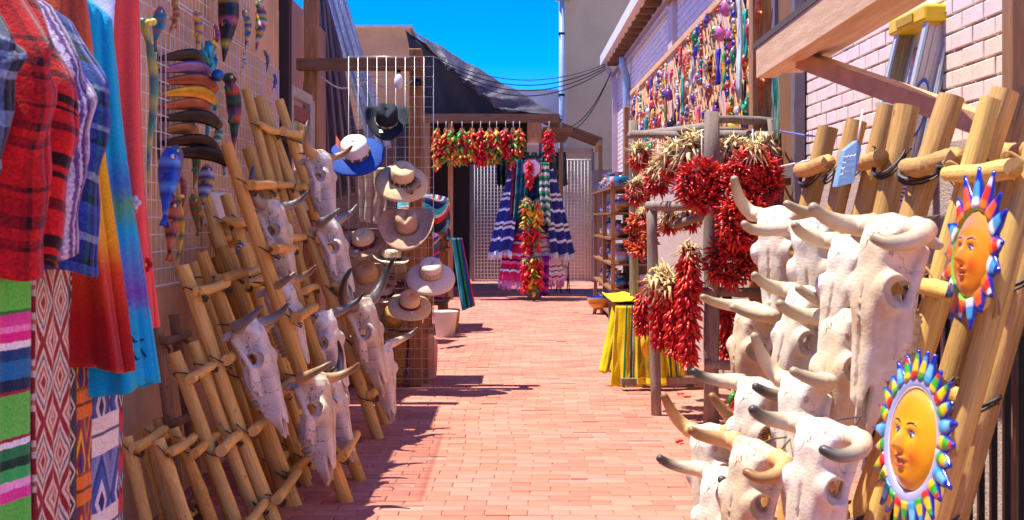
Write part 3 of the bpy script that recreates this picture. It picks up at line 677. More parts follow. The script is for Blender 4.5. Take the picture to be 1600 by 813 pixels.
MB().tube([(-.735+.142*math.cos(a), 13.4-.02, .27-.10*math.sin(a)) for a in [PI*i/12 for i in range(13)]], .004, 5).build('handle', steel_wire, t)

# ---------------------------------------------------------------- adobe parapet, tarpaulins, cables
o = MB().box((-5.2, 20.2, 0), (-1.70, 24.4, 4.46)).build('adobe_parapet', M('sunlit_adobe', lin(220, 162, 104), .92, .2, 2.5, .5, 40, bdist=.01)); tag(o, 'sunlit tan adobe building with flat parapet above the hat stall', 'building')
for f in o.data.polygons: f.use_smooth = False
MB().box((-5.25, 20.15, 4.46), (-1.66, 24.43, 4.51)).build('coping', M('pale_coping', lin(214, 190, 160), .9, .15, 10, .3, 50), o, smooth=False)
tarp_m = M('grey_tarpaulin', lin(84, 78, 88), .55, .28, 5, .5, 24, stretch=(1, 1, .5), bdist=.02, spec=.5)
def cloth(name, label, cat, q, nu, nv, mat, fold=.03, k=5, thick=.004, sag=0., seed=0, par=None, group=None, axis=(0, -1, 0), edge=0.):
    "q: four corners (top-left, top-right, bottom-right, bottom-left); folds run down the cloth"
    rs = random.Random(seed+len(label or '')); p1, p2, p3 = [rs.uniform(0, 6) for _ in range(3)]; ax = Vector(axis).normalized()
    q = [Vector(z) for z in q]
    def fn(u, v):
        p = quadpt(q, u, v); a = fold*(.25+.75*v)*(math.sin(u*k*2*PI+p1+.8*math.sin(v*3+p2))+.45*math.sin(u*k*4.3*PI+p2+v*2)+.2*math.sin(v*17+u*9+p3))
        p = p+ax*a; p.z -= sag*math.sin(PI*u)*math.sin(PI*min(1, v+.02)); p.z += edge*math.sin(u*k*2.2*PI+p3)*v
        return p
    o = MB().grid(fn, nu, nv).build(name, mat, par, solid=thick)
    if not par: tag(o, label, cat, group)
    return o
def xyz(px, py, Y): return P(px, py, Y)
cloth('tarpaulin', 'dark grey tarpaulin draped from roof beside the tall timber post', 'tarp', [P(488, -60, 12.6), P(512, -50, 13.0), P(572, 300, 13.3), P(498, 320, 12.6)], 40, 50, M('grey_netting', lin(128, 118, 116), .7, .3, 10, .6, 40, stretch=(2, 2, .4), bdist=.02), .06, 5, seed=3, axis=(.5, -1, 0))
cloth('tarpaulin', 'strip of pale blue grey shade net hanging behind the hats', 'tarp', [P(505, -30, 12.4), P(532, -30, 12.6), P(612, 230, 12.3), P(580, 250, 12.1)], 24, 40, M('pale_shade_net', lin(150, 156, 172), .7, .25, 12, .5, 40, stretch=(2, 2, .4), bdist=.02), .04, 3, seed=5)
t = thing('canopy', 'dark grey tarpaulin canopy sloping down over the blanket stall', 'canopy', P(760, 180, 19.5))
A_, B_ = P(642, 46, 20.1), P(880, 184, 20.0)
cloth('front_sheet', None, None, [A_, B_, P(792, 178, 19.75), P(690, 96, 19.8)], 60, 24, tarp_m, .05, 4, par=t, sag=.06, seed=11, axis=(0, -.6, 1))
cloth('roof_sheet', None, None, [A_+Vector((-.05, .3, -.03)), B_+Vector((0, .25, -.02)), Vector((.85, 22.6, 2.9)), Vector((-1.6, 22.6, 4.2))], 30, 24, tarp_m, .05, 3, par=t, sag=.1, seed=12, axis=(0, 0, 1))
cloth('back_sheet', None, None, [P(690, 97, 19.85), P(792, 179, 19.8), P(880, 186, 20.05), P(800, 184, 20.1)], 20, 12, tarp_m, .03, 3, par=t, seed=13, axis=(0, -.6, 1))
cloth('back_shade_sheet', None, None, [Vector((-1.75, 22.55, 3.5)), Vector((.55, 22.5, 3.05)), Vector((.55, 22.5, 2.32)), Vector((-1.75, 22.55, 2.3))], 40, 10, M('canopy_shade_black', lin(40, 38, 42), .6, .3, 8, .4, 30, bdist=.02), .05, 6, par=t, seed=15)  # black sheet added for the darkness under the canopy behind the ristras
cloth('underside_shade', None, None, [A_+Vector((-.1, .1, 0)), P(692, 100, 20.0), P(800, 182, 20.1), P(650, 184, 20.3)], 20, 16, M('canopy_shade_black', lin(40, 38, 42), .6, .3, 8, .4, 30, bdist=.02), .03, 3, par=t, seed=14)  # shaded underside of the canopy, put in as a black sheet
t = thing('cable_bundle', 'bundle of thin black cables slung across the alley under blue sky', 'cable', P(880, 130, 19))
cab = M('black_cable', (.02, .02, .022), .5, 0, 5, 0)
for k in range(4):
    a, e = P(676, 88+2*k, 19.5), P(946, 100+3*k, 19.6); 
    pts = []
    for i in range(21):
        u = i/20; p = a*(1-u)+e*u; p.z -= (.32+.06*k)*4*u*(1-u); pts.append(p)
    MB().tube(pts, .008, 5).build('cable', cab, t)
for k, (ex, ey) in enumerate(((882, 200), (886, 206))):
    a, e = P(955, 112, 19.7), P(ex, ey, 20.5); pts = []
    for i in range(17):
        u = i/16; p = a*(1-u)+e*u; p.z -= .22*4*u*(1-u); pts.append(p)
    MB().tube(pts, .008, 5).build('cable', cab, t)
# lamp + camera on the beam
t = thing('security_lamp', 'small white flood lamp on the timber beam above the hats', 'lamp', P(623, 125, 9.2))
MB().ball(P(623, 128, 9.2), (.035, .035, .06), lin(235, 230, 220)).build('bulb', M('lamp_white', rough=.4, attr=True), t)
MB().beam(P(623, 118, 9.24), P(623, 106, 9.3), .03, .03).build('bracket', iron, t, smooth=False)
t = thing('security_camera', 'round black camera mounted on the square timber post', 'camera', P(652, 130, 9.3))
MB().tube([P(652, 130, 9.42), P(652, 130, 9.30)], [.035, .035], 16).build('housing', iron, t)
MB().tube([P(652, 130, 9.30), P(652, 130, 9.285)], [.024, .02], 16).build('lens', M('lens_glass', (.01, .01, .012), .05, 0, 5, 0, coat=.5), t)
t = thing('rope', 'white rope looped from timber post past the black hat', 'rope', P(560, 145, 9.3))
pts = []
for i in range(25):
    u = i/24; p = P(497+148*u, 118+8*u, 9.34); p.z -= .13*4*u*(1-u)*(.6+.4*math.sin(u*9)); pts.append(p)
MB().tube(pts, .008, 6).build('strand', M('white_rope', lin(222, 210, 196), .9, .1, 60, .3, 200), t)
cloth('lace_cloth', 'cream lace cloth hanging behind the hats', 'cloth', [P(560, 262, 9.55), P(606, 262, 9.55), P(602, 352, 9.55), P(562, 346, 9.55)], 20, 20, M('cream_lace', lin(226, 208, 184), .9, .2, 60, .4, 120), .02, 3, .004, seed=21)
# ================================================================ end of the alley
o = MB().box((1.14, 25.9, 0), (4.5, 29.5, 9.5)).build('stucco_building', taupe, smooth=False); tag(o, 'tall taupe stucco building closing the end of the alley', 'building')
MB().box((1.10, 25.86, 0), (1.15, 25.99, 9.5)).build('corner_trim', M('pale_trim', lin(214, 196, 176), .85, .15, 6, .3, 40), o, smooth=False)
t = thing('drain_pipe', 'blue grey drain pipe down the corner of the taupe building', 'pipe', (1.06, 25.8, 0))
pipe_b = M('blue_grey_paint', lin(150, 168, 184), .5, .12, 6, .05, 30)
MB().tube([(1.055, 25.8, .1), (1.055, 25.8, 5.95)], .05, 12).build('pipe', pipe_b, t)
for z in (2.6, 3.9, 5.2): MB().box((.99, 25.74, z), (1.12, 25.9, z+.05)).build('bracket', iron, t, smooth=False)
MB().box((.93, 25.66, 5.93), (1.2, 25.92, 6.05)).build('hopper', pipe_b, t, smooth=False)
o = MB().box((-4.5, 26.2, 0), (1.1, 26.6, 2.75)).build('back_wall', M('grey_back_wall', lin(112, 118, 116), .9, .2, 2, .3, 40), smooth=False); tag(o, 'grey wall seen through the white wire screens', 'wall')
o = MB().box((-6, 30.5, 0), (1.6, 34, 4.55)).build('far_building', M('pale_far_wall', lin(206, 206, 208), .9, .2, 1.5, .2, 20), smooth=False); tag(o, 'pale far building top showing above canopy edge', 'building')
# wire screens with timber frames
for nm, lab, x0, x1 in (('wire_screen', 'white wire screen in timber frame left of the poncho post', 741, 788), ('wire_screen', 'white wire screen in timber frame right of the poncho post', 876, 924)):
    a = P(x0, 440, 25.2); e = P(x1, 250, 25.2)
    t = wire_panel(nm, lab, lambda u, v: Vector((a.x+(e.x-a.x)*u, 25.2, .02+(2.5)*v)), 9, 34, white_wire, .008, 'wire screens at the alley end', 'screen')
    for x in (a.x-.06, e.x): MB().box((x, 25.15, 0), (x+.06, 25.27, 2.75)).build('jamb', grey_w, t, smooth=False)
    for k in range(4): MB().box((a.x, 25.2, 2.54+k*.06), (e.x, 25.25, 2.592+k*.06)).build('slat', M('pale_slat', lin(205, 180, 140), .8, .2, 8, .2, 40, stretch=(.8, 6, 6)), t, smooth=False)
o = MB().box((P(790, 0, 25.6).x, 25.6, 0), (P(874, 0, 25.6).x, 25.66, 2.7)).build('recess_shade_panel', dark_t, smooth=False); tag(o, 'dark panel added to darken the recess between the two wire screens', 'door')  # no door here: dark board added to make the recess darker
# timber shed front at the right end
t = thing('timber_gate', 'weathered timber board gate between the screen and pottery shelf', 'gate', (1.5, 24.9, 0))
for k in range(4): MB().box((1.69+.115*k-.05, 24.9, 0), (1.795+.115*k-.05, 24.95, 2.3+.02*(k % 2))).build('board', grey_w, t, smooth=False)
t = thing('lean_to_roof', 'small timber lean-to roof above the right wire screen', 'roof', P(905, 235, 24.8))
for k in range(5):
    y = 23.6+.28*k; MB().beam((.95, y, 3.15-.02*k), (1.75, y, 2.85-.02*k), .2, .03, (0, 0, 1)).build('plank', timber_h, t, smooth=False)
MB().beam((.95, 23.5, 3.08), (.95, 25.1, 3.06), .07, .1).build('rafter', timber_y, t, smooth=False)
MB().beam((1.72, 23.5, 2.78), (1.72, 25.1, 2.72), .07, .1).build('rafter', timber_y, t, smooth=False)
for x in (.96, 1.72): MB().box((x-.035, 23.6, 0), (x+.035, 23.67, 2.78)).build('post', timber, t, smooth=False)
# poncho post
post('timber_post', 'square timber post in the walkway carrying ponchos and ristras', (P(824, 0, 19.6).x, 19.55, 0), (P(846, 0, 19.6).x, 19.75, 2.85), timber)
b = MB().box((P(640, 0, 19.6).x, 19.56, 2.85), (P(874, 0, 19.6).x, 19.74, 2.99)).build('timber_beam', timber_h, smooth=False); tag(b, 'long timber beam above the hanging chile ristras', 'beam')
t = thing('rafter_set', 'pale roof rafters under canopy above right ponchos', 'roof', P(862, 210, 20))
for k in range(6): MB().box((P(848, 0, 20).x, 19.9+.55*k, 2.72), (P(885, 0, 20).x+.1, 19.97+.55*k, 2.80)).build('rafter', timber_h, t, smooth=False)
for x, lb_ in ((P(664, 0, 19.6).x, 'thin timber stall post at the blanket end of the long beam'), (P(700, 0, 19.6).x, 'thin timber stall post behind the first hanging ristras')): post('timber_post', lb_, (x, 19.6, 0), (x+.08, 19.68, 2.86), timber)
# octagonal sign
t = thing('octagonal_sign', 'small white octagonal sign with red rim on the poncho post', 'sign', P(831, 263, 19.4))
c = P(831, 263, 19.24)
for nm, r, y, mm in (('rim', .165, 0, M('sign_red', lin(180, 50, 56), .5, .08, 8, 0)), ('face', .14, -.012, M('sign_white', lin(232, 228, 228), .5, .05, 8, 0))):
    b = MB(); a8 = [(c.x+r*math.cos(PI/8+k*PI/4), c.z+r*math.sin(PI/8+k*PI/4)) for k in range(8)]
    b.add([(x, c.y+y, z) for x, z in a8]+[(x, c.y+y+.012, z) for x, z in a8], [tuple(range(8)), tuple(range(15, 7, -1))]+[(k, 8+k, 8+(k+1) % 8, (k+1) % 8) for k in range(8)]); b.build(nm, mm, t, smooth=False)
t = thing('carton', 'small cardboard box fixed on the poncho post above the sign', 'box', P(831, 235, 19.45))
MB().box(P(823, 243, 19.45), P(842, 227, 19.54)).build('body', M('cardboard', lin(198, 168, 130), .85, .1, 10, 0), t, smooth=False)
MB().box(P(823, 227, 19.44), P(842, 224, 19.545)).build('lid', M('cardboard_lid', lin(222, 204, 180), .85, .1, 10, 0), t, smooth=False)
# folding chair
t = thing('folding_chair', 'tan metal folding chair to the right of poncho post', 'chair', P(879, 452, 21.3))
cm = M('tan_enamel', lin(196, 168, 120), .5, .1, 10, 0); lg = M('chair_leg_steel', lin(80, 72, 66), .4, .1, 10, 0, metal=.5)
def ch(px, py, Y=21.3): return P(px, py, Y)
MB().beam(ch(869, 417), ch(886, 417), .42, .03, (0, 0, 1)).build('seat', cm, t, smooth=False)
q4 = [P(874, 386, 21.45), P(892, 384, 21.5), P(889, 400, 21.48), P(871, 402, 21.43)]
cloth('backrest', None, None, q4, 6, 6, cm, 0, 1, .02, par=t)
for a, e in (((870, 417, 21.2), (877, 453, 21.2)), ((887, 417, 21.2), (890, 452, 21.2)), ((873, 400, 21.5), (869, 447, 21.7)), ((889, 398, 21.5), (886, 446, 21.7))):
    p0, p1 = P(*a), P(*e); p1.z = 0; MB().tube([p0, p1], .012, 6).build('leg', lg, t)

# ---------------------------------------------------------------- woven cloths
def ramp_node(n, stops, interp='CONSTANT'):
    r = n.nodes.new('ShaderNodeValToRGB'); r.color_ramp.interpolation = interp; e = r.color_ramp.elements
    stops = stops[:32]
    e[0].position = stops[0][0]; e[0].color = rgb(stops[0][1]); e[1].position = min(1, stops[1][0]); e[1].color = rgb(stops[1][1])
    for p, c in stops[2:]: q = e.new(min(1, p)); q.color = rgb(c)
    return r
def bands(cols, widths=None):
    widths = widths or [1]*len(cols); s = sum(widths); p = 0; out = []
    for c, wd in zip(cols, widths): out.append((p/s, c)); p += wd
    return out
def math_node(n, op, a, b=None):
    m = n.nodes.new('ShaderNodeMath'); m.operation = op
    for i, z in enumerate((a, b)):
        if z is None: continue
        if isinstance(z, (int, float)): m.inputs[i].default_value = z
        else: n.links.new(z, m.inputs[i])
    return m.outputs[0]
def weave(name, stops, rep=1., axis='v', mode='stripe', zz=(0, 0), rough=.9, cross=None, stops2=None, interp='CONSTANT', fuzz=.06, soft=0.):
    """woven or dyed cloth on UV: stripe; zig (stripes bent in zigzags); diamond (nested lozenges); plaid (two stripe sets)"""
    m = bpy.data.materials.new(name); m.use_nodes = True; n = m.node_tree; L = n.links.new; p = n.nodes['Principled BSDF']
    p.inputs['Roughness'].default_value = rough; p.inputs['Specular IOR Level'].default_value = .15
    p.inputs['Sheen Weight'].default_value = .15
    uv = n.nodes.new('ShaderNodeUVMap'); sx = n.nodes.new('ShaderNodeSeparateXYZ'); L(uv.outputs[0], sx.inputs[0])
    u, v = sx.outputs[0], sx.outputs[1]
    tc = n.nodes.new('ShaderNodeTexCoord'); nz = n.nodes.new('ShaderNodeTexNoise'); nz.inputs['Scale'].default_value = 90; L(tc.outputs['Object'], nz.inputs[0])
    j = math_node(n, 'MULTIPLY', math_node(n, 'SUBTRACT', nz.outputs[0], .5), .006+soft)
    if axis == 'u': u, v = v, u
    tri = lambda x, k: math_node(n, 'ABSOLUTE', math_node(n, 'SUBTRACT', math_node(n, 'FRACT', math_node(n, 'MULTIPLY', x, k)), .5))
    if mode == 'stripe': s = math_node(n, 'FRACT', math_node(n, 'MULTIPLY', math_node(n, 'ADD', v, j), rep))
    elif mode == 'zig': s = math_node(n, 'FRACT', math_node(n, 'ADD', math_node(n, 'MULTIPLY', v, rep), math_node(n, 'ADD', math_node(n, 'MULTIPLY', tri(u, zz[0]), zz[1]), j)))
    elif mode == 'diamond': s = math_node(n, 'ADD', math_node(n, 'ADD', tri(u, zz[0]), tri(v, rep)), j)
    else: s = math_node(n, 'FRACT', math_node(n, 'MULTIPLY', math_node(n, 'ADD', v, j), rep))
    rp = ramp_node(n, stops, interp); L(s, rp.inputs[0]); out = rp.outputs[0]
    if mode == 'plaid':
        s2 = math_node(n, 'FRACT', math_node(n, 'MULTIPLY', math_node(n, 'ADD', u, j), zz[0])); r2 = ramp_node(n, stops2 or stops, interp); L(s2, r2.inputs[0])
        mx = n.nodes.new('ShaderNodeMix'); mx.data_type = 'RGBA'; mx.inputs[0].default_value = .42; L(out, mx.inputs[6]); L(r2.outputs[0], mx.inputs[7]); out = mx.outputs[2]
    if cross:     # plain bands that interrupt the pattern: (stops of 0/1 mask, colour stops)
        s3 = math_node(n, 'FRACT', math_node(n, 'MULTIPLY', v, cross[2])); r3 = ramp_node(n, cross[0]); L(s3, r3.inputs[0]); r4 = ramp_node(n, cross[1]); L(s3, r4.inputs[0])
        mx = n.nodes.new('ShaderNodeMix'); mx.data_type = 'RGBA'; L(r3.outputs[0], mx.inputs[0]); L(out, mx.inputs[6]); L(r4.outputs[0], mx.inputs[7]); out = mx.outputs[2]
    n3 = n.nodes.new('ShaderNodeTexNoise'); n3.inputs['Scale'].default_value = 160; L(tc.outputs['Object'], n3.inputs[0])
    mr = n.nodes.new('ShaderNodeMapRange'); mr.inputs[1].default_value = .3; mr.inputs[2].default_value = .7; mr.inputs[3].default_value = 1-fuzz*4; mr.inputs[4].default_value = 1+fuzz*2.5; L(n3.outputs[0], mr.inputs[0])
    vm = n.nodes.new('ShaderNodeVectorMath'); vm.operation = 'SCALE'; L(out, vm.inputs[0]); L(mr.outputs[0], vm.inputs[3]); L(vm.outputs[0], p.inputs['Base Color'])
    bp = n.nodes.new('ShaderNodeBump'); bp.inputs['Strength'].default_value = .5; bp.inputs['Distance'].default_value = .004; L(n3.outputs[0], bp.inputs['Height']); L(bp.outputs[0], p.inputs['Normal'])
    return m
K, Wt, Nv, Br = lin(24, 22, 26), lin(226, 222, 220), lin(38, 46, 110), lin(96, 70, 60)
navy = weave('navy_poncho_weave', bands([Nv, Wt, Br, Wt, Nv, lin(52, 58, 120), Wt, Nv], [5, 2, 2, 2, 5, 2, 2, 4]), 3.2)
pink = weave('pink_serape_weave', bands([lin(214, 40, 100), Wt, lin(214, 40, 100), K, lin(230, 90, 140), lin(190, 20, 60), K, Wt, lin(200, 36, 70)], [5, 2, 3, 2, 3, 4, 1, 2, 4]), 2.2)
pinkw = weave('white_pink_serape_weave', bands([Wt, lin(214, 60, 110), Wt, K, Wt, lin(200, 40, 90), lin(236, 190, 210)], [4, 2, 3, 1, 4, 2, 3]), 3)
teal = weave('teal_blanket_weave', bands([lin(22, 92, 100), lin(28, 108, 116), lin(18, 76, 88)], [3, 2, 2]), 3)
greenw = weave('green_white_serape_weave', bands([lin(30, 130, 80), Wt, lin(30, 130, 80), K, Wt, lin(90, 170, 110)], [3, 3, 2, 1, 3, 2]), 4)
maroon = weave('maroon_blanket_weave', bands([lin(110, 24, 50), lin(130, 34, 60), K], [5, 3, 1]), 3)
purple = weave('purple_blanket_weave', bands([lin(130, 24, 140), lin(190, 60, 170), lin(90, 20, 110)], [3, 2, 2]), 3)
plaidb = weave('dark_jewel_plaid', bands([lin(24, 40, 90), lin(16, 70, 80), lin(120, 24, 60), lin(20, 24, 50), lin(60, 40, 110), lin(20, 100, 100)], [4, 3, 1, 3, 2, 2]), 4, mode='plaid', zz=(5,))
EG = 'woven ponchos and blankets on the poncho post'
def hang(label, x0, x1, y0, xb0, xb1, y1, Y, mat, k=3, fold=.05, name='poncho', cat='poncho', Yb=None, frn=None, nu=22):
    Yb = Yb or Y
    o = cloth(name, label, cat, [P(x0, y0, Y), P(x1, y0, Y), P(xb1, y1, Yb), P(xb0, y1, Yb)], nu, 30, mat, fold, k, .012, seed=int(x0), group=EG, edge=.02)
    if frn:
        b = MB(); f = MB(); me = o.data; n = nu+1; vs = [me.vertices[30*n+i].co for i in range(n)]
        for i in range(n-1):
            for t_ in (.25, .75):
                p = vs[i].lerp(vs[i+1], t_); b.tube([p, p+Vector((rnd(-.01, .01), 0, -.05)), p+Vector((rnd(-.02, .02), 0, -.11))], [.006, .007, .003], 4, frn)
        ob = bpy.data.objects.new('fringe', b.mesh('fringe', M('fringe_yarn', rough=.9, attr=True))); C.objects.link(ob); ob.parent = o; stuff(ob)
    return o
def drape_cone(label, pxc, Y, y0, y1, r0, r1, a0, a1, mat, k=5, fold=.05, name='poncho', cat='poncho', frn=None, seed=0, slant=0.):
    "cloth hung round the post: part of a flaring cone; angle 0 is the left side, 90 faces the walkway"
    rs = random.Random(seed); p1, p2 = rs.uniform(0, 6), rs.uniform(0, 6); c0, c1 = P(pxc, y0, Y), P(pxc, y1, Y); nu, nv = 40, 26
    def fn(u, v):
        a = R(a0+(a1-a0)*u); q = v**.8; r = r0+(r1-r0)*q+fold*(.15+v)*(math.sin(u*k*2*PI+p1+.6*v)+.4*math.sin(u*k*4.6*PI+p2))
        return Vector((c0.x-r*math.cos(a), Y-.62*r*math.sin(a), c0.z+(c1.z-c0.z)*v-slant*v*abs(math.cos(a))+.02*math.sin(u*k*2*PI+p2)*v))
    b = MB().grid(fn, nu, nv); o = b.build(name, mat, solid=.012); tag(o, label, cat, EG)
    if frn:
        f = MB(); vs = [o.data.vertices[nv*(nu+1)+i].co for i in range(nu+1)]
        for i in range(nu):
            for t_ in (.25, .75):
                p = vs[i].lerp(vs[i+1], t_); f.tube([p, p+Vector((rnd(-.01, .01), 0, -.06)), p+Vector((rnd(-.02, .02), 0, -.12))], [.007, .008, .003], 4, frn)
        ob = bpy.data.objects.new('fringe', f.mesh('fringe', M('fringe_yarn', rough=.9, attr=True))); C.objects.link(ob); ob.parent = o; stuff(ob)
    return o
drape_cone('navy and white striped poncho on the left of poncho post', 831, 19.72, 246, 388, .26, .64, -25, 62, navy, 4, .04, frn=Wt, seed=1, slant=.05)
drape_cone('navy and white striped poncho on the right of poncho post', 831, 19.72, 246, 392, .26, .64, 118, 205, navy, 4, .04, frn=Wt, seed=2, slant=.05)
drape_cone('wide dark plaid shawl wrapped round the middle of poncho post', 831, 19.72, 250, 364, .28, .50, 30, 150, plaidb, 6, .03, name='shawl', cat='shawl', seed=3)
drape_cone('full pink and black serape skirt at left foot of poncho post', 831, 19.70, 344, 440, .34, .50, 10, 88, pink, 4, .035, name='serape', cat='blanket', frn=lin(226, 150, 180), seed=4)
drape_cone('full white and pink serape skirt at right foot of poncho post', 831, 19.70, 348, 438, .34, .50, 92, 170, pinkw, 4, .035, name='serape', cat='blanket', frn=lin(226, 150, 180), seed=5)
hang('teal blanket hanging between navy poncho and post', 808, 826, 250, 802, 822, 342, 19.34, teal, 3, .05)
hang('maroon blanket edge beside the teal blanket', 800, 809, 258, 796, 806, 338, 19.40, maroon, 2, .03)
hang('green and white serape hanging right of the octagonal sign', 842, 858, 254, 844, 860, 350, 19.34, greenw, 2, .05)
hang('teal blanket folded over right shoulder of poncho post', 842, 852, 248, 838, 848, 335, 19.42, teal, 2, .04)
hang('purple blanket end hanging by the foot of poncho post', 846, 858, 400, 843, 857, 462, 19.40, purple, 2, .02, name='serape', cat='blanket')
hang('dark green and red shawl gathered on top of poncho post', 804, 864, 238, 798, 870, 264, 19.45, weave('dark_green_weave', bands([lin(14, 70, 60), lin(120, 20, 40), lin(20, 90, 80)], [3, 1, 3]), 3), 5, .04, name='shawl', cat='shawl')
blackcl = M('black_cloth', lin(34, 32, 36), .9, .3, 10, .2, 60)
hang('black cloth bag hanging at left end of the screens', 775, 791, 245, 777, 792, 290, 24.9, blackcl, 2, .05, name='cloth_bag', cat='bag')
hang('black cloth bag hanging at right end of the screens', 868, 884, 238, 870, 887, 290, 24.9, blackcl, 2, .05, name='cloth_bag', cat='bag')
# ---------------------------------------------------------------- blanket stall on the left, between hats and screens
t = thing('display_shelf', 'timber rack stacked with folded blankets beyond the hat rack', 'shelf', (-1.0, 13.7, 0))
for x in (-1.45, -.86):
    for y in (14.1, 15.0): MB().box((x, y, 0), (x+.07, y+.07, 1.15)).build('leg', timber, t, smooth=False)
for z in (.3, .62, .92, 1.12): MB().box((-1.5, 14.02, z), (-.76, 15.1, z+.03)).build('shelf_board', timber_h, t, smooth=False)
aztec = weave('aztec_blanket_weave', bands([lin(20, 40, 90), lin(60, 190, 200), lin(230, 220, 200), lin(200, 50, 40), lin(20, 30, 50), lin(60, 160, 190), lin(230, 130, 60)], [3, 2, 1, 2, 3, 2, 1]), 3, mode='zig', zz=(3, .6))
aztec2 = weave('jewel_blanket_weave', bands([lin(120, 30, 120), lin(210, 60, 60), lin(40, 60, 150), lin(230, 150, 60), lin(30, 120, 110)], [2, 1, 2, 1, 2]), 5, mode='zig', zz=(5, .4))
def drape(label, c, sx, sy, h, mat, name='blanket', cat='blanket', seed=1):
    "blanket thrown over something: mound with hanging rim"
    rs = random.Random(seed); p1, p2 = rs.uniform(0, 6), rs.uniform(0, 6)
    def fn(u, v):
        a = u*2*PI; r = min(1, v*1.5); d = max(0, v-.66)/.34
        rr = 1+.06*math.sin(4*a+p1)*v+.05*math.sin(9*a+p2)*d
        return Vector((c[0]+sx*rr*math.cos(a)*r, c[1]+sy*rr*math.sin(a)*r, c[2]+h-.1*h*r*r-h*.9*d+.02*math.sin(5*a+3*v)))
    o = MB().grid(fn, 48, 22).build(name, mat, solid=.012); tag(o, label, cat, 'blankets on the blanket stall'); return o
drape('turquoise and red zigzag blanket heaped on top of the blanket rack', (-1.04, 14.3, 1.05), .30, .30, .52, aztec, seed=2)
drape('purple and orange shawl heaped low on the near end of blanket rack', (-1.12, 13.9, .72), .27, .22, .42, aztec2, seed=3)
cloth('blanket', 'long teal and green striped shawl sliding off the blanket rack', 'blanket', [P(706, 372, 13.9), P(722, 372, 13.9), P(742, 478, 13.9), P(722, 486, 13.9)], 14, 30, weave('teal_stripe_weave', bands([lin(20, 130, 150), lin(30, 30, 40), lin(40, 180, 80), lin(20, 60, 130), lin(210, 50, 50)], [4, 2, 2, 3, 1]), 1, axis='u'), .03, 2, .012, seed=6)
for k in range(5):
    o = MB(); c0 = Vector((-1.08, 14.5, .33+.06*(k % 4) + (.32 if k > 3 else 0)))
    def fn(u, v, c0=c0):
        a = v*2*PI; return c0+Vector(((u-.5)*.58, -.3+.26*math.cos(a)*.9, .03+.028*math.sin(a)))
    o.grid(fn, 10, 14); o = o.build('folded_blanket', [aztec2, pink, aztec, maroon, navy][k])
    tag(o, ['folded jewel coloured blanket at the bottom of the blanket rack pile', 'folded pink striped blanket in the blanket rack pile', 'folded turquoise zigzag blanket in the blanket rack pile', 'folded maroon blanket on top of the blanket rack pile', 'folded navy striped blanket on the upper board of blanket rack'][k], 'blanket', 'blankets on the blanket stall')
basket('low brown crate basket at the foot of the blanket rack', Vector((-.72, 14.0, 0)), .12, .26)
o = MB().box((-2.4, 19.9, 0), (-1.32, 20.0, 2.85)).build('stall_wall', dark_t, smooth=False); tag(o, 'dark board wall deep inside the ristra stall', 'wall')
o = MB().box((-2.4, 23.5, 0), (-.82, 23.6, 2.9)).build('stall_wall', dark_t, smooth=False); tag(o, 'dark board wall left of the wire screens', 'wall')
# ================================================================ chiles
chile_m = M('dried_chile', rough=.32, var=.25, scale=25, bump=.2, bscale=40, attr=True, spec=.5)
husk_m = M('corn_husk', rough=.8, var=.2, scale=30, bump=.1, attr=True)
string_m = M('white_string', lin(226, 220, 212), .9, .05, 30, 0)
REDS = [lin(212, 34, 24), lin(196, 24, 22), lin(222, 50, 30), lin(172, 20, 22), lin(226, 70, 36), lin(204, 30, 30)]
ORNG = [lin(206, 72, 26), lin(220, 96, 32), lin(182, 46, 22), lin(226, 112, 44)]
FRESH = [lin(220, 24, 20), lin(236, 190, 30), lin(50, 140, 40), lin(232, 110, 24), lin(210, 16, 24), lin(120, 180, 50)]
def pod(b, p, d, L, r, col):
    d = d.normalized(); s = d.orthogonal().normalized(); s = Matrix.Rotation(rnd(0, 6.28), 3, d) @ s
    bend = rnd(.05, .22)*L; pts = [p, p+d*L*.3+s*bend*.35, p+d*L*.7+s*bend*.5, p+d*L*1.0]
    b.tube(pts, [r*.8, r*1.25, r*.95, r*.25], 6, col, flat=.75)
def pods_wreath(b, c, R0, rt, n, L, r, pal, nrm=Vector((0, -1, 0))):
    x = nrm.orthogonal().normalized(); y = nrm.cross(x)
    for i in range(n):
        a = rnd(0, 2*PI); t = rnd(0, 2*PI); rad = x*math.cos(a)+y*math.sin(a); tang = nrm.cross(rad)
        o = rad*math.cos(t)+nrm*math.sin(t)
        p = c+rad*R0+o*rt*rnd(.45, .8); d = o*1.0+tang*rnd(-.5, .9)+Vector((rnd(-.3, .3), rnd(-.3, .3), rnd(-.4, .2)))
        pod(b, p, d, L*rnd(.7, 1.2), r*rnd(.8, 1.2), jit(random.choice(pal), .15))
def pods_ball(b, c, rx, rz, n, L, r, pal):
    for i in range(n):
        z = rnd(-1, 1); a = rnd(0, 2*PI); q = math.sqrt(1-z*z); o = Vector((q*math.cos(a), q*math.sin(a), z))
        p = c+Vector((o.x*rx, o.y*rx, o.z*rz))*rnd(.5, .8); d = Vector((o.x, o.y, o.z*.8-.35))
        pod(b, p, d, L*rnd(.7, 1.2), r*rnd(.8, 1.2), jit(random.choice(pal), .15))
def pods_ristra(b, top, length, rr, n, L, r, pal):
    for i in range(n):
        t = (i+rnd(0, 1))/n; a = rnd(0, 2*PI); o = Vector((math.cos(a), math.sin(a), 0)); w_ = .6+.4*math.sin(PI*min(1, t*1.15+.05))
        p = top+Vector((0, 0, -length*t))+o*rr*.4*w_*rnd(.4, 1.1); d = o*rnd(.5, 1.)+Vector((0, 0, -rnd(.4, 1.1)))
        pod(b, p, d, L*rnd(.75, 1.2), r*rnd(.8, 1.2), jit(random.choice(pal), .15))
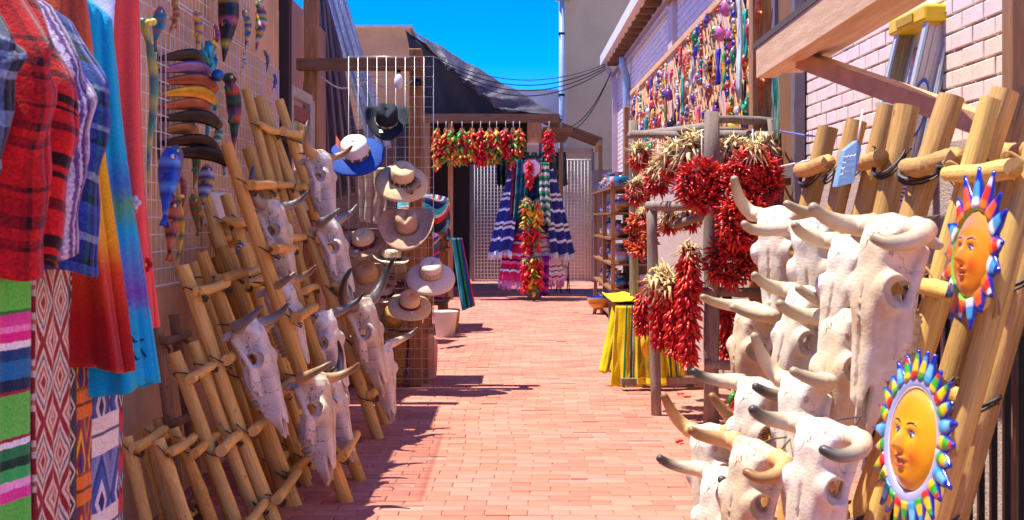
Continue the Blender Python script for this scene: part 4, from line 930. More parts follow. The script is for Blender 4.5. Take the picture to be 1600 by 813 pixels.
def husks(t, c, r, n, h=1., col=lin(232, 206, 150)):
    b = MB()
    for i in range(n):
        a = rnd(0, 2*PI); el = rnd(-.5, 1.4); d = Vector((math.cos(a)*math.cos(el), math.sin(a)*math.cos(el), math.sin(el)*h))
        p = c+d*r*.15; m = c+d*r*rnd(.5, .75)+Vector((rnd(-1, 1), rnd(-1, 1), rnd(-1, 1)))*r*.15; e = c+d*r*rnd(.85, 1.15)+Vector((0, 0, -r*rnd(.1, .7)))+Vector((rnd(-1, 1), rnd(-1, 1), rnd(-1, 1)))*r*.3
        b.tube([p, m, e], [r*.06, r*.11, r*.03], 4, jit(col, .15), flat=.25)
    stuff(b.build('corn_husks', husk_m, t))
CG = 'dried chile wreaths and bunches on the log rack'
def string(t, a, e, r=.004): MB().tube([a, e], r, 5).build('string', string_m, t)
RAIL = 2.0
def wreath(label, px, py, Y, R0, rt, n, nrm=(0, -1, 0), pal=REDS, husk=0, L=.05, r=.008, ztop=None, grp=CG):
    c = P(px, py, Y); t = thing('chile_wreath', label, 'wreath', c, grp); nrm = Vector(nrm).normalized()
    b = MB(); pods_wreath(b, c, R0, rt, n, L, r, pal, nrm); stuff(b.build('chile_pods', chile_m, t))
    x = nrm.orthogonal().normalized(); y = nrm.cross(x)
    MB().tube([c+(x*math.cos(a)+y*math.sin(a))*R0 for a in [2*PI*i/24 for i in range(25)]], rt*.45, 7).build('wreath_ring', M('ring_straw', lin(120, 40, 30), .9), t)
    if husk: husks(t, c+Vector((0, -.02, R0+rt*.7)), husk, 90)
    if ztop: string(t, c+Vector((0, 0, R0)), Vector((c.x, c.y+.02, ztop)))
    return t
def bunch(label, px, py, Y, rx, rz, n, husk=.1, pal=REDS, L=.052, r=.008, ztop=None, grp=CG):
    c = P(px, py, Y); t = thing('chile_bunch', label, 'chile bunch', c, grp)
    b = MB(); pods_ball(b, c, rx, rz, n, L, r, pal); stuff(b.build('chile_pods', chile_m, t))
    if husk: husks(t, c+Vector((0, 0, rz*.75)), husk, 110)
    if ztop: string(t, c+Vector((0, 0, rz*.6)), Vector((c.x, c.y, ztop)))
    return t
def ristra(label, px, py0, py1, Y, rr, n, pal=REDS, husk=.08, L=.056, r=.008, grp=CG, ztop=None, hcol=lin(222, 190, 130)):
    a = P(px, py0, Y); e = P(px, py1, Y); t = thing('chile_ristra', label, 'ristra', e, grp)
    b = MB(); pods_ristra(b, a, (a-e).length, rr, n, L, r, pal); stuff(b.build('chile_pods', chile_m, t))
    MB().tube([a+Vector((0, 0, .04)), e+Vector((0, 0, .06))], rr*.3, 6).build('core_cord', M('ring_straw', lin(120, 40, 30), .9), t)
    if husk: husks(t, a, husk, 70, col=hcol)
    if ztop: string(t, a, Vector((a.x, a.y, ztop)))
    return t
# ---------------------------------------------------------------- weathered log rack for the chiles
t = thing('log_rack', 'weathered grey log rack hung with chile wreaths', 'rack', (1.3, 8.1, 0))
def logbar(nm, a, e, r, mat=grey_w):
    a = Vector(a); e = Vector(e); k = 7; pts = [a.lerp(e, i/k)+Vector((rnd(-1, 1), rnd(-1, 1), rnd(-1, 1)))*r*.10 for i in range(k+1)]
    return MB().tube(pts, [r*rnd(.9, 1.08) for _ in pts], 10).build(nm, mat, t)
fz = lambda y: HY+F*EYE/y
logbar('post', P(1026, fz(8.05), 8.05), P(1018, 320, 8.05), .036)
logbar('post', P(1112, fz(7.6), 7.6), P(1112, 176, 7.6), .050)
logbar('post', (P(1206, 200, 7.9).x, 7.9, 0), P(1206, 188, 7.9), .045)
logbar('post', (P(990, 200, 9.9).x, 9.9, 0), P(990, 188, 9.9), .04)
ztop = P(1100, 208, 7.7).z
logbar('top_rail', P(988, 210, 8.6), P(1218, 212, 7.7), .03)
logbar('top_rail', P(985, 212, 9.6), P(1112, 198, 7.65), .03)
logbar('top_rail', P(1112, 186, 7.7), P(1212, 190, 7.95), .028)
logbar('top_rail', P(1098, 204, 8.8), P(1200, 203, 8.9), .026)
logbar('top_rail', P(1150, 222, 8.9), P(1215, 186, 7.8), .026)
logbar('middle_rail', P(1012, 322, 8.06), P(1118, 322, 7.68), .032)
logbar('middle_rail', P(1100, 456, 7.55), P(1230, 458, 7.9), .032)
logbar('low_rail', P(1105, 570, 7.55), P(1240, 575, 7.9), .032)
logbar('middle_rail', P(990, 370, 9.9), P(1110, 335, 7.66), .028)
wreath('large glossy red chile wreath hanging in front of the rack post', 1097, 290, 7.42, .09, .075, 560, husk=.0, L=.054, r=.0085, ztop=ztop)
wreath('large red chile wreath with husk tuft beside the wall end of rack', 1177, 278, 7.35, .10, .08, 600, husk=.09, L=.054, r=.0085, ztop=ztop)
wreath('large dark red chile wreath hanging under the husk topped one', 1163, 345, 7.3, .095, .075, 540, L=.054, r=.0085)
wreath('small chile wreath with open centre on the middle rail', 1141, 409, 7.42, 0.095, .055, 460, nrm=(-.25, -1, 0), pal=[REDS[1], REDS[3], REDS[4], lin(150, 40, 24), REDS[0]], L=.062)
wreath('narrow orange red chile wreath turned edge on near the pottery shelf', 1003, 366, 8.3, .115, .045, 320, nrm=(-1, -.55, 0), pal=ORNG, husk=.05)
bunch('small chile bunch with pale husk crown at rack corner', 1000, 250, 8.9, .075, .07, 120, .11, ztop=ztop)
bunch('small rusty chile bunch below the corner bunch', 995, 304, 8.7, .07, .08, 120, .08, pal=ORNG+REDS)
bunch('round chile bunch with husk crown second along the log rail', 1028, 284, 8.35, .09, .10, 170, .10, ztop=ztop)
bunch('large chile bunch with spreading husk crown in rack middle', 1056, 262, 8.0, .105, .09, 210, .15, ztop=ztop)
bunch('husk heavy chile bunch behind the large glossy wreath', 1085, 246, 7.8, .07, .07, 90, .16, ztop=ztop)
bunch('chile bunch with loose husks between the two big wreaths', 1142, 248, 7.75, .07, .07, 100, .13, ztop=ztop)
bunch('chile bunch with husks at the wall end of log rack', 1188, 246, 7.7, .07, .06, 90, .14, ztop=ztop)
bunch('small dark chile bunch deep inside the rack', 1047, 350, 8.6, .06, .06, 90, .10)
bunch('small chile bunch with husks deep inside rack by the post', 1080, 346, 8.5, .05, .06, 80, .10)
ristra('long full red ristra hanging in front of rack post', 1076, 396, 566, 7.5, .15, 560, husk=.10)
ristra('wide red ristra with husk crown beside the front rack post', 1034, 442, 540, 7.95, .15, 420, husk=.15)
ristra('slim red ristra closest to the yellow striped cloths', 1006, 458, 520, 8.2, .12, 260, husk=.0)
ristra('red ristra partly hidden behind the long full one', 1057, 450, 556, 7.7, .14, 360, husk=.12)
ristra('deep red ristra behind the rack post near the skulls', 1136, 470, 562, 7.9, .11, 200, husk=0)
ristra('short ristra of fresh red and green chiles behind the low skulls', 1152, 612, 672, 3.75, .035, 26, pal=[FRESH[0], FRESH[4], FRESH[0], FRESH[2]], husk=0, L=.05, r=.010)
b = MB()
for q in ((1058, 618, 'lying beside another pod under the log rack'), (1068, 622, 'under the log rack closest to the skulls'), (1046, 634, 'by the foot of the front rack post'), (1056, 694, 'alone on the paving beside the low skulls')):
    Y = F*EYE/(q[1]-HY); pod(b, P(q[0], q[1], Y)+Vector((0, 0, .012)), Vector((1, rnd(-1, 1), 0)), .06, .01, REDS[0])
    o = b.build('fallen_chile', chile_m); tag(o, 'single red chile fallen '+q[2], 'chile', 'fallen chiles on the paving'); b = MB()
# ristras under the canopy and on the poncho post
BG = 'chile ristras hung from the long timber beam'
XS = [(684, 0), (697, 1), (706, 2), (722, 1), (738, 2), (751, 0), (765, 1), (776, 2), (790, 0), (802, 1), (812, 2), (858, 0)]
NM = ['mixed red', 'red and yellow', 'orange and yellow', 'bright green and red', 'yellow and red', 'scarlet', 'multicoloured', 'pale mixed', 'dark red', 'green tipped red', 'yellow tipped red', 'crimson']
PO = ['closest to the blanket stall', 'second from the blanket stall', 'third from the blanket stall', 'fourth from the blanket stall', 'fifth from the blanket stall', 'sixth from the blanket stall', 'seventh from the blanket stall', 'eighth from the blanket stall', 'above left wire screen', 'near the left navy poncho', 'closest to the poncho post', 'right of the poncho post']
PL = [[FRESH[0], FRESH[4], FRESH[0], FRESH[1]], FRESH, [FRESH[1], FRESH[3], FRESH[0], FRESH[2]]]
for i, (x, k) in enumerate(XS):
    pal = [FRESH[4], FRESH[0]] if i in (5, 8, 11) else PL[k]
    ristra(NM[i]+' chile ristra under the timber beam, '+PO[i], x, 204, rnd(246, 262), 19.45, .11, 70, pal, husk=.05, L=.11, r=.022, grp=BG, ztop=2.86)
PG = 'chile ristras tied to the poncho post'
ristra('slim scarlet ristra in front of the octagonal sign', 827, 254, 290, 19.20, .06, 60, [FRESH[0], FRESH[4]], .0, .09, .018, grp=PG)
ristra('yellow and green ristra high on the poncho post face', 823, 316, 352, 19.22, .085, 44, [FRESH[1], FRESH[2], FRESH[1], FRESH[3]], .09, .11, .022, grp=PG)
ristra('orange and yellow ristra at post edge below octagonal sign', 839, 318, 358, 19.22, .08, 40, [FRESH[1], FRESH[3], FRESH[0]], .09, .11, .022, grp=PG)
ristra('red ristra at mid height left of poncho post', 822, 358, 394, 19.24, .075, 36, [FRESH[0], FRESH[4], FRESH[3]], .08, .11, .022, grp=PG)
ristra('red and green ristra at mid height right of poncho post', 838, 352, 390, 19.24, .07, 34, [FRESH[0], FRESH[2], FRESH[4]], .06, .11, .022, grp=PG)
ristra('lowest scarlet ristra hanging near poncho post foot', 822, 408, 454, 19.22, .08, 40, [FRESH[0], FRESH[4]], .08, .12, .024, grp=PG)
ristra('yellow and green ristra near the poncho post foot', 834, 400, 456, 19.22, .07, 40, [FRESH[1], FRESH[2], FRESH[1]], .05, .12, .022, grp=PG)
ristra('red and green ristra low on the right of poncho post', 842, 404, 446, 19.22, .085, 44, [FRESH[0], FRESH[2], FRESH[4]], .07, .12, .024, grp=PG)

# ---------------------------------------------------------------- cloth table
t = thing('low_table', 'low weathered wooden bench holding the yellow striped cloths', 'table', (1.0, 9.75, 0))
MB().box((.80, 9.35, .60), (1.42, 10.4, .64)).build('table_top', grey_w, t, smooth=False)
for x, y in ((.82, 9.4), (1.36, 9.4), (.82, 10.3), (1.36, 10.3)): MB().box((x, y, 0), (x+.05, y+.05, .6)).build('leg', grey_w, t, smooth=False)
MB().beam((.82, 9.2, .07), (1.5, 9.3, .07), .1, .05).build('foot_board', grey_w, t, smooth=False)
yel = lin(228, 200, 24)
ystripe = weave('yellow_striped_cotton', bands([yel, lin(30, 120, 80), yel, lin(220, 120, 40), yel, lin(26, 100, 90), lin(236, 232, 200), lin(30, 120, 80), yel], [7, 1.0, 1.4, .5, .8, 1.4, .5, .8, 5]), 1.0, axis='u')
yplain = weave('yellow_cotton_panel', [(0, yel), (.10, lin(30, 110, 60)), (.13, yel), (.30, lin(150, 120, 20)), (.8, lin(168, 130, 20)), (.9, yel)], 1., axis='v')
TG = 'yellow striped cloths on the low table'
def ycl(label, x0, x1, y0, xb0, xb1, y1, Y0, Y1, m, s):
    o = cloth('striped_cloth', label, 'cloth', [P(x0, y0, Y0), P(x1, y0, Y0), P(xb1, y1, Y1), P(xb0, y1, Y1)], 20, 30, m, .013, 2, .010, seed=s, group=TG, edge=.006); return o
ycl('yellow cloth with green stripes draped at walkway corner of the low table', 958, 990, 470, 936, 966, 582, 9.6, 9.45, ystripe, 1)
ycl('yellow cloth with green stripes at the front of the low table', 962, 1004, 478, 954, 1004, 604, 9.28, 9.2, ystripe, 2)
ycl('yellow cloth with dark leaf panel beside the front rack post', 996, 1034, 482, 996, 1042, 602, 9.24, 9.16, yplain, 3)
ycl('yellow and green striped cloth end half hidden behind ristras', 1026, 1064, 486, 1036, 1070, 594, 9.28, 9.24, ystripe, 4)
o = cloth('striped_cloth', 'yellow cloth spread flat over low table top', 'cloth', [Vector((.77, 9.34, .665)), Vector((1.43, 9.32, .665)), Vector((1.43, 10.42, .665)), Vector((.77, 10.42, .665))], 20, 20, ystripe, .008, 3, .008, seed=5, group=TG, axis=(0, 0, 1))
# leaf on the dark panel
b = MB()
lc = P(1008, 540, 9.12)
for s in (-1, 1):
    b.add([lc+Vector((0, 0, .14)), lc+Vector((s*.035, 0, .05)), lc+Vector((s*.03, 0, -.03)), lc+Vector((0, 0, -.1))], [(0, 1, 2, 3)], lin(226, 180, 40))
yo = [o_ for o_ in bpy.data.objects if 'dark leaf panel' in o_.get('label', '')][0]
lo = b.build('leaf_print', M('leaf_dye', rough=.9, attr=True), yo, solid=.003)
# ---------------------------------------------------------------- pottery shelf
t = thing('pottery_shelf', 'tall timber shelf crowded with painted pottery along right wall', 'shelf', (1.5, 17.2, 0))
X0 = 1.24
for x, y in ((X0, 16.6), (1.70, 16.6), (X0, 18.4), (1.70, 18.4), (X0, 15.2), (1.70, 15.2)): MB().box((x, y, 0), (x+.05, y+.05, 1.72)).build('upright', timber, t, smooth=False)
SHZ = [.1, .42, .74, 1.06, 1.38, 1.70]
for z in SHZ: MB().box((X0-.01, 15.15, z-.025), (1.71, 18.5, z)).build('shelf_board', timber_h, t, smooth=False)
MB().box((1.705, 15.2, 0), (1.72, 18.45, 1.7)).build('back_panel', timber, t, smooth=False)
glaze = M('painted_glaze', rough=.18, var=.35, scale=40, bump=0, attr=True, spec=.6)
PC = [('cobalt blue', lin(30, 60, 160)), ('turquoise', lin(40, 150, 170)), ('white and blue', lin(200, 206, 220)), ('terracotta', lin(180, 90, 50)), ('yellow', lin(220, 170, 50)), ('navy', lin(24, 34, 84)), ('orange', lin(220, 110, 40)), ('grey green', lin(110, 130, 120))]
PN = [0]
def pot(c, r, h, kind, ci, shelf):
    nm, col = PC[ci]; c2 = PC[(ci+2) % len(PC)][1]; c3 = PC[(ci+4) % len(PC)][1]
    b = MB(); T = Matrix.Translation(c)
    if kind == 'bowl': prof = [(.01, .01, col), (r*.45, 0, col), (r*.5, h*.08, c2), (r*.8, h*.4, col), (r*.95, h*.75, c3), (r, h*.97, col), (r*.97, h, c2), (r*.75, h*.45, c2), (.01, h*.15, c2)]
    elif kind == 'vase': prof = [(.01, .0, col), (r*.6, 0, col), (r, h*.3, c2), (r*.98, h*.45, col), (r*.6, h*.72, c3), (r*.42, h*.85, col), (r*.6, h, c2), (r*.5, h, c2), (r*.35, h*.85, col)]
    else: prof = [(.01, 0, col), (r*.9, 0, col), (r, h*.1, c2), (r, h*.5, col), (r, h*.8, c3), (r*.95, h, col), (r*.85, h, c2), (r*.8, h*.1, col)]
    b.lathe(prof, 18, T); o = b.build(kind if kind != 'mug' else 'cup', glaze)
    tag(o, '%s painted clay %s on the %s board of the pottery shelf' % (nm, kind if kind != 'mug' else 'cup', shelf), 'pottery', 'painted pottery on the shelf'); return o
names = ['lowest', 'second', 'third', 'fourth', 'fifth', 'top']
for si, z in enumerate(SHZ):
    y = 15.3; k = 0
    while y < 18.3 and k < 13:
        r = rnd(.07, .13); kd = ('bowl', 'vase', 'mug')[(k+si) % 3]; h = {'bowl': r*.9, 'vase': min(.27, r*2.0), 'mug': r*1.3}[kd]
        pot(Vector((X0+.05+r*1.02, y+r, z+.001)), r, h, kd, (k*3+si) % 8, names[si]); y += 2*r+.02; k += 1
KW = ['bowl', 'vase', 'mug']
for si, z in enumerate(SHZ[:-1]):
    for q in range(2):
        o = pot(Vector((X0+.27+.14*q, 15.26, z+.001)), .062, rnd(.07, .2), KW[(si+q) % 3], (si*2+q*3+1) % 8, names[si]); o['label'] = o['label'].replace('on the', 'at the near end of the').replace(' board of the pottery shelf', ' pottery board')
        q0 = o['label']
t = thing('footed_bowl', 'yellow and blue painted bowl with feet on paving by the shelf', 'bowl', (1.19, 16.6, 0))
b = MB(); b.lathe([(.01, .06, lin(220, 160, 40)), (.10, .065, lin(190, 90, 40)), (.16, .11, lin(224, 170, 50)), (.185, .16, lin(200, 100, 40)), (.195, .21, lin(226, 180, 60)), (.20, .235, lin(24, 44, 130)), (.185, .235, lin(24, 44, 130)), (.14, .12, lin(40, 70, 160)), (.01, .09, lin(40, 70, 160))], 26, Matrix.Translation((1.22, 16.6, 0))); b.build('body', glaze, t)
for a in (.5, 2.6, 4.7): MB().tube([(1.22+.09*math.cos(a), 16.6+.09*math.sin(a), .08), (1.22+.11*math.cos(a), 16.6+.11*math.sin(a), 0)], [.03, .022], 8, lin(200, 130, 50)).build('foot', glaze, t)

# ---------------------------------------------------------------- trellis, eave, gutter, downpipes on the right wall
t = thing('trellis', 'tan diagonal wooden lattice on the pink wall, covered in ornaments', 'trellis', (WR-.05, 12.7, 1.85))
tr_m = M('trellis_wood', lin(222, 170, 122), .75, .22, 6, .3, 40, rnd=.12)
Y0, Y1, Z0, Z1 = 8.2, 17.3, 1.85, 3.06
def lath(a, b_, x):
    return MB().beam(Vector((x, a[0], a[1])), Vector((x, b_[0], b_[1])), .046, .007, (1, 0, 0)).build('lath', tr_m, t, smooth=False)
H = Z1-Z0; stp = .16; k = -H
while k < Y1-Y0:
    a0 = max(k, 0); z0 = Z0+(a0-k); e = min(k+H, Y1-Y0); z1 = Z0+(e-k)
    if e-a0 > .05:
        lath((Y0+a0, z0), (Y0+e, z1), WR-.048); lath((Y0+a0, Z1+Z0-z0), (Y0+e, Z1+Z0-z1), WR-.040)
    k += stp
MB().beam((WR-.05, Y0, Z1+.02), (WR-.05, Y1, Z1+.02), .045, .06).build('top_rail', tr_m, t, smooth=False)
MB().beam((WR-.05, Y0, Z0-.02), (WR-.05, Y1, Z0-.02), .045, .06).build('bottom_rail', tr_m, t, smooth=False)
post('timber_post', 'brown timber post at the near end of the trellis', (1.58, 8.0, 0), (1.72, 8.12, 3.4), timber)
t = thing('shutter', 'grey weathered shutter frame on the pink wall beside the trellis', 'shutter', (WR-.03, 7.4, 0))
MB().box((WR-.07, 7.22, .1), (WR-.01, 7.32, 3.2)).build('stile', M('grey_paint', lin(120, 110, 108), .7, .2, 10, .2, 40), t, smooth=False)
MB().box((WR-.07, 7.78, .1), (WR-.01, 7.88, 3.2)).build('stile', MATS['grey_paint'], t, smooth=False)
for z in (1.55, 2.35, 3.1): MB().box((WR-.06, 7.32, z), (WR-.015, 7.78, z+.08)).build('cross_rail', MATS['grey_paint'], t, smooth=False)
MB().box((WR-.045, 7.32, .2), (WR-.03, 7.78, 3.1)).build('panel', M('brown_panel', lin(140, 96, 62), .8, .3, 6, .3, 40, stretch=(6, 6, .8)), t, smooth=False)
t = thing('eave', 'overhanging eave with white gutter along the pink wall top', 'roof', (1.55, 15, 3.7))
wgut = M('white_gutter', lin(226, 214, 208), .5, .1, 6, .05, 30)
MB().beam((1.52, 8, 3.93), (1.52, 20.3, 3.93), .10, .16).build('gutter', wgut, t, smooth=False)
for k in range(24): MB().box((1.55, 8.2+.5*k, 3.78), (1.80, 8.27+.5*k, 3.90)).build('rafter_tail', timber_h, t, smooth=False)
MB().box((1.50, 8, 4.02), (2.4, 20.35, 4.08)).build('roof_edge', M('roof_felt', lin(90, 80, 76), .9, .2, 10, .3, 60), t, smooth=False)
MB().tube([(1.66, 9, 3.62), (1.66, 20, 3.66)], .03, 8).build('conduit', M('brown_pipe', lin(150, 112, 96), .5, .1, 6, 0), t)
t = thing('drain_pipe', 'pale pink square downpipe falling from the gutter end', 'pipe', (1.6, 20.2, 0))
ppk = M('pink_pipe', lin(206, 180, 186), .5, .1, 6, .05, 30)
MB().beam((1.53, 20.15, 3.86), (1.72, 20.15, 3.55), .09, .09, (0, 1, 0)).build('elbow', ppk, t, smooth=False)
MB().box((1.665, 20.1, .05), (1.755, 20.2, 3.56)).build('pipe', ppk, t, smooth=False)
t = thing('drain_pipe', 'blue grey round downpipe with elbow beside the trellis end', 'pipe', (1.66, 17.9, 0))
MB().tube([(1.62, 17.8, 3.66), (1.63, 17.85, 3.52), (1.68, 17.9, 3.40), (1.685, 17.9, 3.2), (1.685, 17.9, .1)], .055, 12).build('pipe', pipe_b, t)
for z in (1.3, 2.6): MB().tube([(1.685, 17.9, z), (1.685, 17.9, z+.04)], .062, 12).build('strap', pipe_b, t)
post('timber_post', 'thin timber post with short arm at far end of the trellis', (1.60, 17.35, 0), (1.67, 17.42, 2.9), timber)

# ---------------------------------------------------------------- porch timbers on the right, stepladder, fence
bw = M('porch_timber', lin(222, 180, 136), .75, .22, 4, .3, 26, stretch=(7, .7, 7), col2=lin(234, 196, 154), bdist=.006)
t = thing('porch_roof', 'peach timber porch beams projecting from the pink brick wall', 'porch', (1.35, 5.0, 2.0))
MB().beam((1.26, 3.2, 2.115), (1.26, 6.05, 2.075), .09, .15).build('fascia_beam', bw, t, smooth=False)
MB().beam((1.225, 3.2, 2.205), (1.225, 6.12, 2.165), .03, .03).build('drip_edge', M('roof_felt', lin(90, 80, 76), .9, .2, 10, .3, 60), t, smooth=False)
MB().beam((1.38, 3.2, 2.12), (1.38, 6.0, 2.07), .10, .10).build('inner_beam', bw, t, smooth=False)
bw2 = M('porch_strut', lin(206, 160, 116), .75, .25, 4, .3, 26, stretch=(3, 3, 3), bdist=.006)
MB().beam(P(1256, 94, 5.5), P(1565, 204, 4.15), .075, .075).build('strut', bw2, t, smooth=False)
MB().beam(P(1440, -28, 5.3), P(1660, 62, 4.2), .09, .085).build('strut', bw2, t, smooth=False)
post('timber_post', 'dark timber post against the pink brick wall by the stepladder', (1.69, 4.12, 0), (1.745, 4.20, 2.45), M('brown_post', lin(150, 112, 86), .8, .3, 6, .3, 40, stretch=(7, 7, .8)))
# aluminium stepladder, folded, leaning
t = thing('stepladder', 'aluminium stepladder with yellow plastic top leaning at pink wall', 'stepladder', (1.5, 5.2, 0))
alu = M('aluminium', lin(206, 194, 184), .45, .12, 8, .08, 60, metal=.25, stretch=(8, 8, .3))
alu2 = M('worn_aluminium', lin(176, 156, 112), .45, .2, 8, .08, 60, metal=.25, stretch=(8, 8, .3))
yp = M('yellow_plastic', lin(236, 196, 20), .4, .08, 8, 0, spec=.5)
sT1, sT2 = P(1416, 46, 5.3), P(1462, 42, 4.95)
sB1, sB2 = Vector((1.22, 5.3, 0)), Vector((1.22, 4.84, 0))
def rail_alu(a, b_, nm, w=.10, mat=alu):
    d = (b_-a).normalized(); n_ = Vector((0, -1, 0)); sx = d.cross(n_).normalized()
    MB().beam(a, b_, w, .012, (0, -1, 0)).build(nm, mat, t, smooth=False)
    for s in (-1, 1): MB().beam(a+sx*s*(w/2-.005)+n_*.018, b_+sx*s*(w/2-.005)+n_*.018, .010, .034, (0, -1, 0)).build('flange', M('blue_alu', lin(190, 206, 218), .4, .1, 8, 0, metal=.25), t, smooth=False)
    for s in (-.5, 0, .5): MB().beam(a+sx*s*w*.5+n_*.008, b_+sx*s*w*.5+n_*.008, .006, .006, (0, -1, 0)).build('rib', mat, t, smooth=False)
rail_alu(sT1, sB1, 'front_rail', .085, alu2); rail_alu(sT2, sB2, 'front_rail', .10)
rT = sT2+Vector((.09, .04, 0)); rail_alu(rT, Vector((1.38, 4.90, 0)), 'rear_rail', .055)
rT = sT1+Vector((.09, .04, 0)); rail_alu(rT, Vector((1.38, 5.35, 0)), 'rear_rail', .05, alu2)
for k in range(6):
    u = .155+.14*k; MB().beam(sT1.lerp(sB1, u)+Vector((-.02, 0, 0)), sT2.lerp(sB2, u)+Vector((-.02, 0, 0)), .075, .022).build('step', M('blue_alu', lin(190, 206, 218), .4, .1, 8, 0, metal=.25), t, smooth=False)
mid = (sT1+sT2)/2+Vector((.035, 0, .03)); yd = (sT2-sT1).normalized()
m4 = Matrix.Translation(mid) @ Matrix.Rotation(math.atan2(yd.x, -yd.y), 4, 'Z')
tp = MB(); tp.box((-.10, -.22, -.035), (.10, .22, .035), mat=m4); tp = tp.build('top_cap', yp, t, smooth=False); md = tp.modifiers.new('bevel', 'BEVEL'); md.width = .012; md.segments = 2
MB().box((-.107, -.10, -.018), (-.101, .10, .015), mat=m4).build('cap_slot', M('yellow_shadow', lin(190, 150, 20), .5), t, smooth=False)
for yy in (-.15, -.06): MB().ball(m4 @ Vector((.04+yy*.3, -.222, 0)), .010, n=8, m=5).build('rivet', steel_wire, t)
dr = (sB2-sT2).normalized(); sx = dr.cross(Vector((0, -1, 0))).normalized()
def decal(nm, u, a, b_, mat, off=.014, nseg=28):
    c = sT2.lerp(sB2, u)+Vector((0, -off, 0)); bb = MB(); pts = [c+sx*a*math.cos(2*PI*i/nseg)+dr*b_*math.sin(2*PI*i/nseg) for i in range(nseg)]
    bb.add(pts, [tuple(range(nseg))]); o = bb.build(nm, mat, t, smooth=False); o.modifiers.new('s', 'SOLIDIFY').thickness = .001
decal('oval_badge', .16, .034, .125, M('badge_blue', lin(40, 96, 180), .4, .05, 8, 0), .0145); decal('badge_face', .16, .026, .108, M('badge_grey', lin(214, 206, 200), .4, .05, 8, 0), .0165)
c = sT2.lerp(sB2, .31)+Vector((0, -.0145, 0)); bb = MB(); bb.add([c+sx*x*.03+dr*y*.085 for x, y in ((-1, -1), (1, -1), (1, 1), (-1, 1))], [(0, 1, 2, 3)]); bb.build('warning_label', M('badge_grey'), t, smooth=False)
for k in range(9):
    c2 = c+Vector((0, -.002, 0))+dr*(-.07+.0165*k); w_ = .024 if k else .02; hh = .004 if k else .011
    bb = MB(); bb.add([c2+sx*x*w_+dr*y*hh*.6 for x, y in ((-1, -1), (1, -1), (1, 1), (-1, 1))], [(0, 1, 2, 3)]); bb.build('label_print', M('print_black', lin(40, 40, 44), .5, 0, 8, 0), t, smooth=False)
# iron railing behind the sun ladder
t = thing('iron_railing', 'black iron railing behind the sun face ladder', 'railing', (1.42, 3.4, 0))
for k in range(22): MB().box((1.40, 2.6+.095*k, .05), (1.418, 2.618+.095*k, 1.05)).build('bar', iron, t, smooth=False)
for z in (.12, .98): MB().box((1.396, 2.55, z), (1.422, 4.75, z+.03)).build('rail', iron, t, smooth=False)
for y in (2.52, 4.75): MB().box((1.39, y, 0), (1.43, y+.04, 1.12)).build('post', iron, t, smooth=False)
# blue tag on the ladder
t = thing('price_tag', 'blue painted wooden tag hanging on the stocky log ladder', 'tag', P(1326, 260, 3.72))
b = MB(); c = [P(1308, 292, 3.70), P(1334, 286, 3.70), P(1346, 234, 3.72), P(1340, 220, 3.72), P(1320, 236, 3.72)]
n_ = Vector((-.01, .008, 0)); b.add(c+[q+n_*1.2 for q in c], [(0, 1, 2, 3, 4), (9, 8, 7, 6, 5)]+[(i, 5+i, 5+(i+1) % 5, (i+1) % 5) for i in range(5)]); b.build('board', M('blue_tag', lin(130, 164, 200), .7, .25, 20, .4, 60), t, smooth=False)
for k in range(4):
    a, e = P(1319-2*k, 246+9*k, 3.685), P(1337-2*k, 243+9*k, 3.685); MB().tube([a.lerp(e, i/8)+Vector((0, 0, .004*math.sin(i*2.6+k))) for i in range(9)], .0022, 4).build('handwriting', M('chalk', lin(214, 222, 230), .8, 0, 5, 0), t)
string(t, c[3], c[3]+Vector((.03, .05, .10)), .003)
# strings tied to the rack post
t = thing('cord', 'blue cord tied from log rack to the stocky ladder', 'cord', P(1260, 210, 6))
MB().tube([P(1214, 204, 7.6), P(1260, 212, 6), P(1294, 214, 4.5)], .005, 5).build('strand', M('blue_cord', lin(110, 120, 190), .8, 0, 5, 0), t)
MB().tube([P(1214, 262, 7.7), P(1290, 245, 4.6)], .005, 5).build('strand', string_m, t)
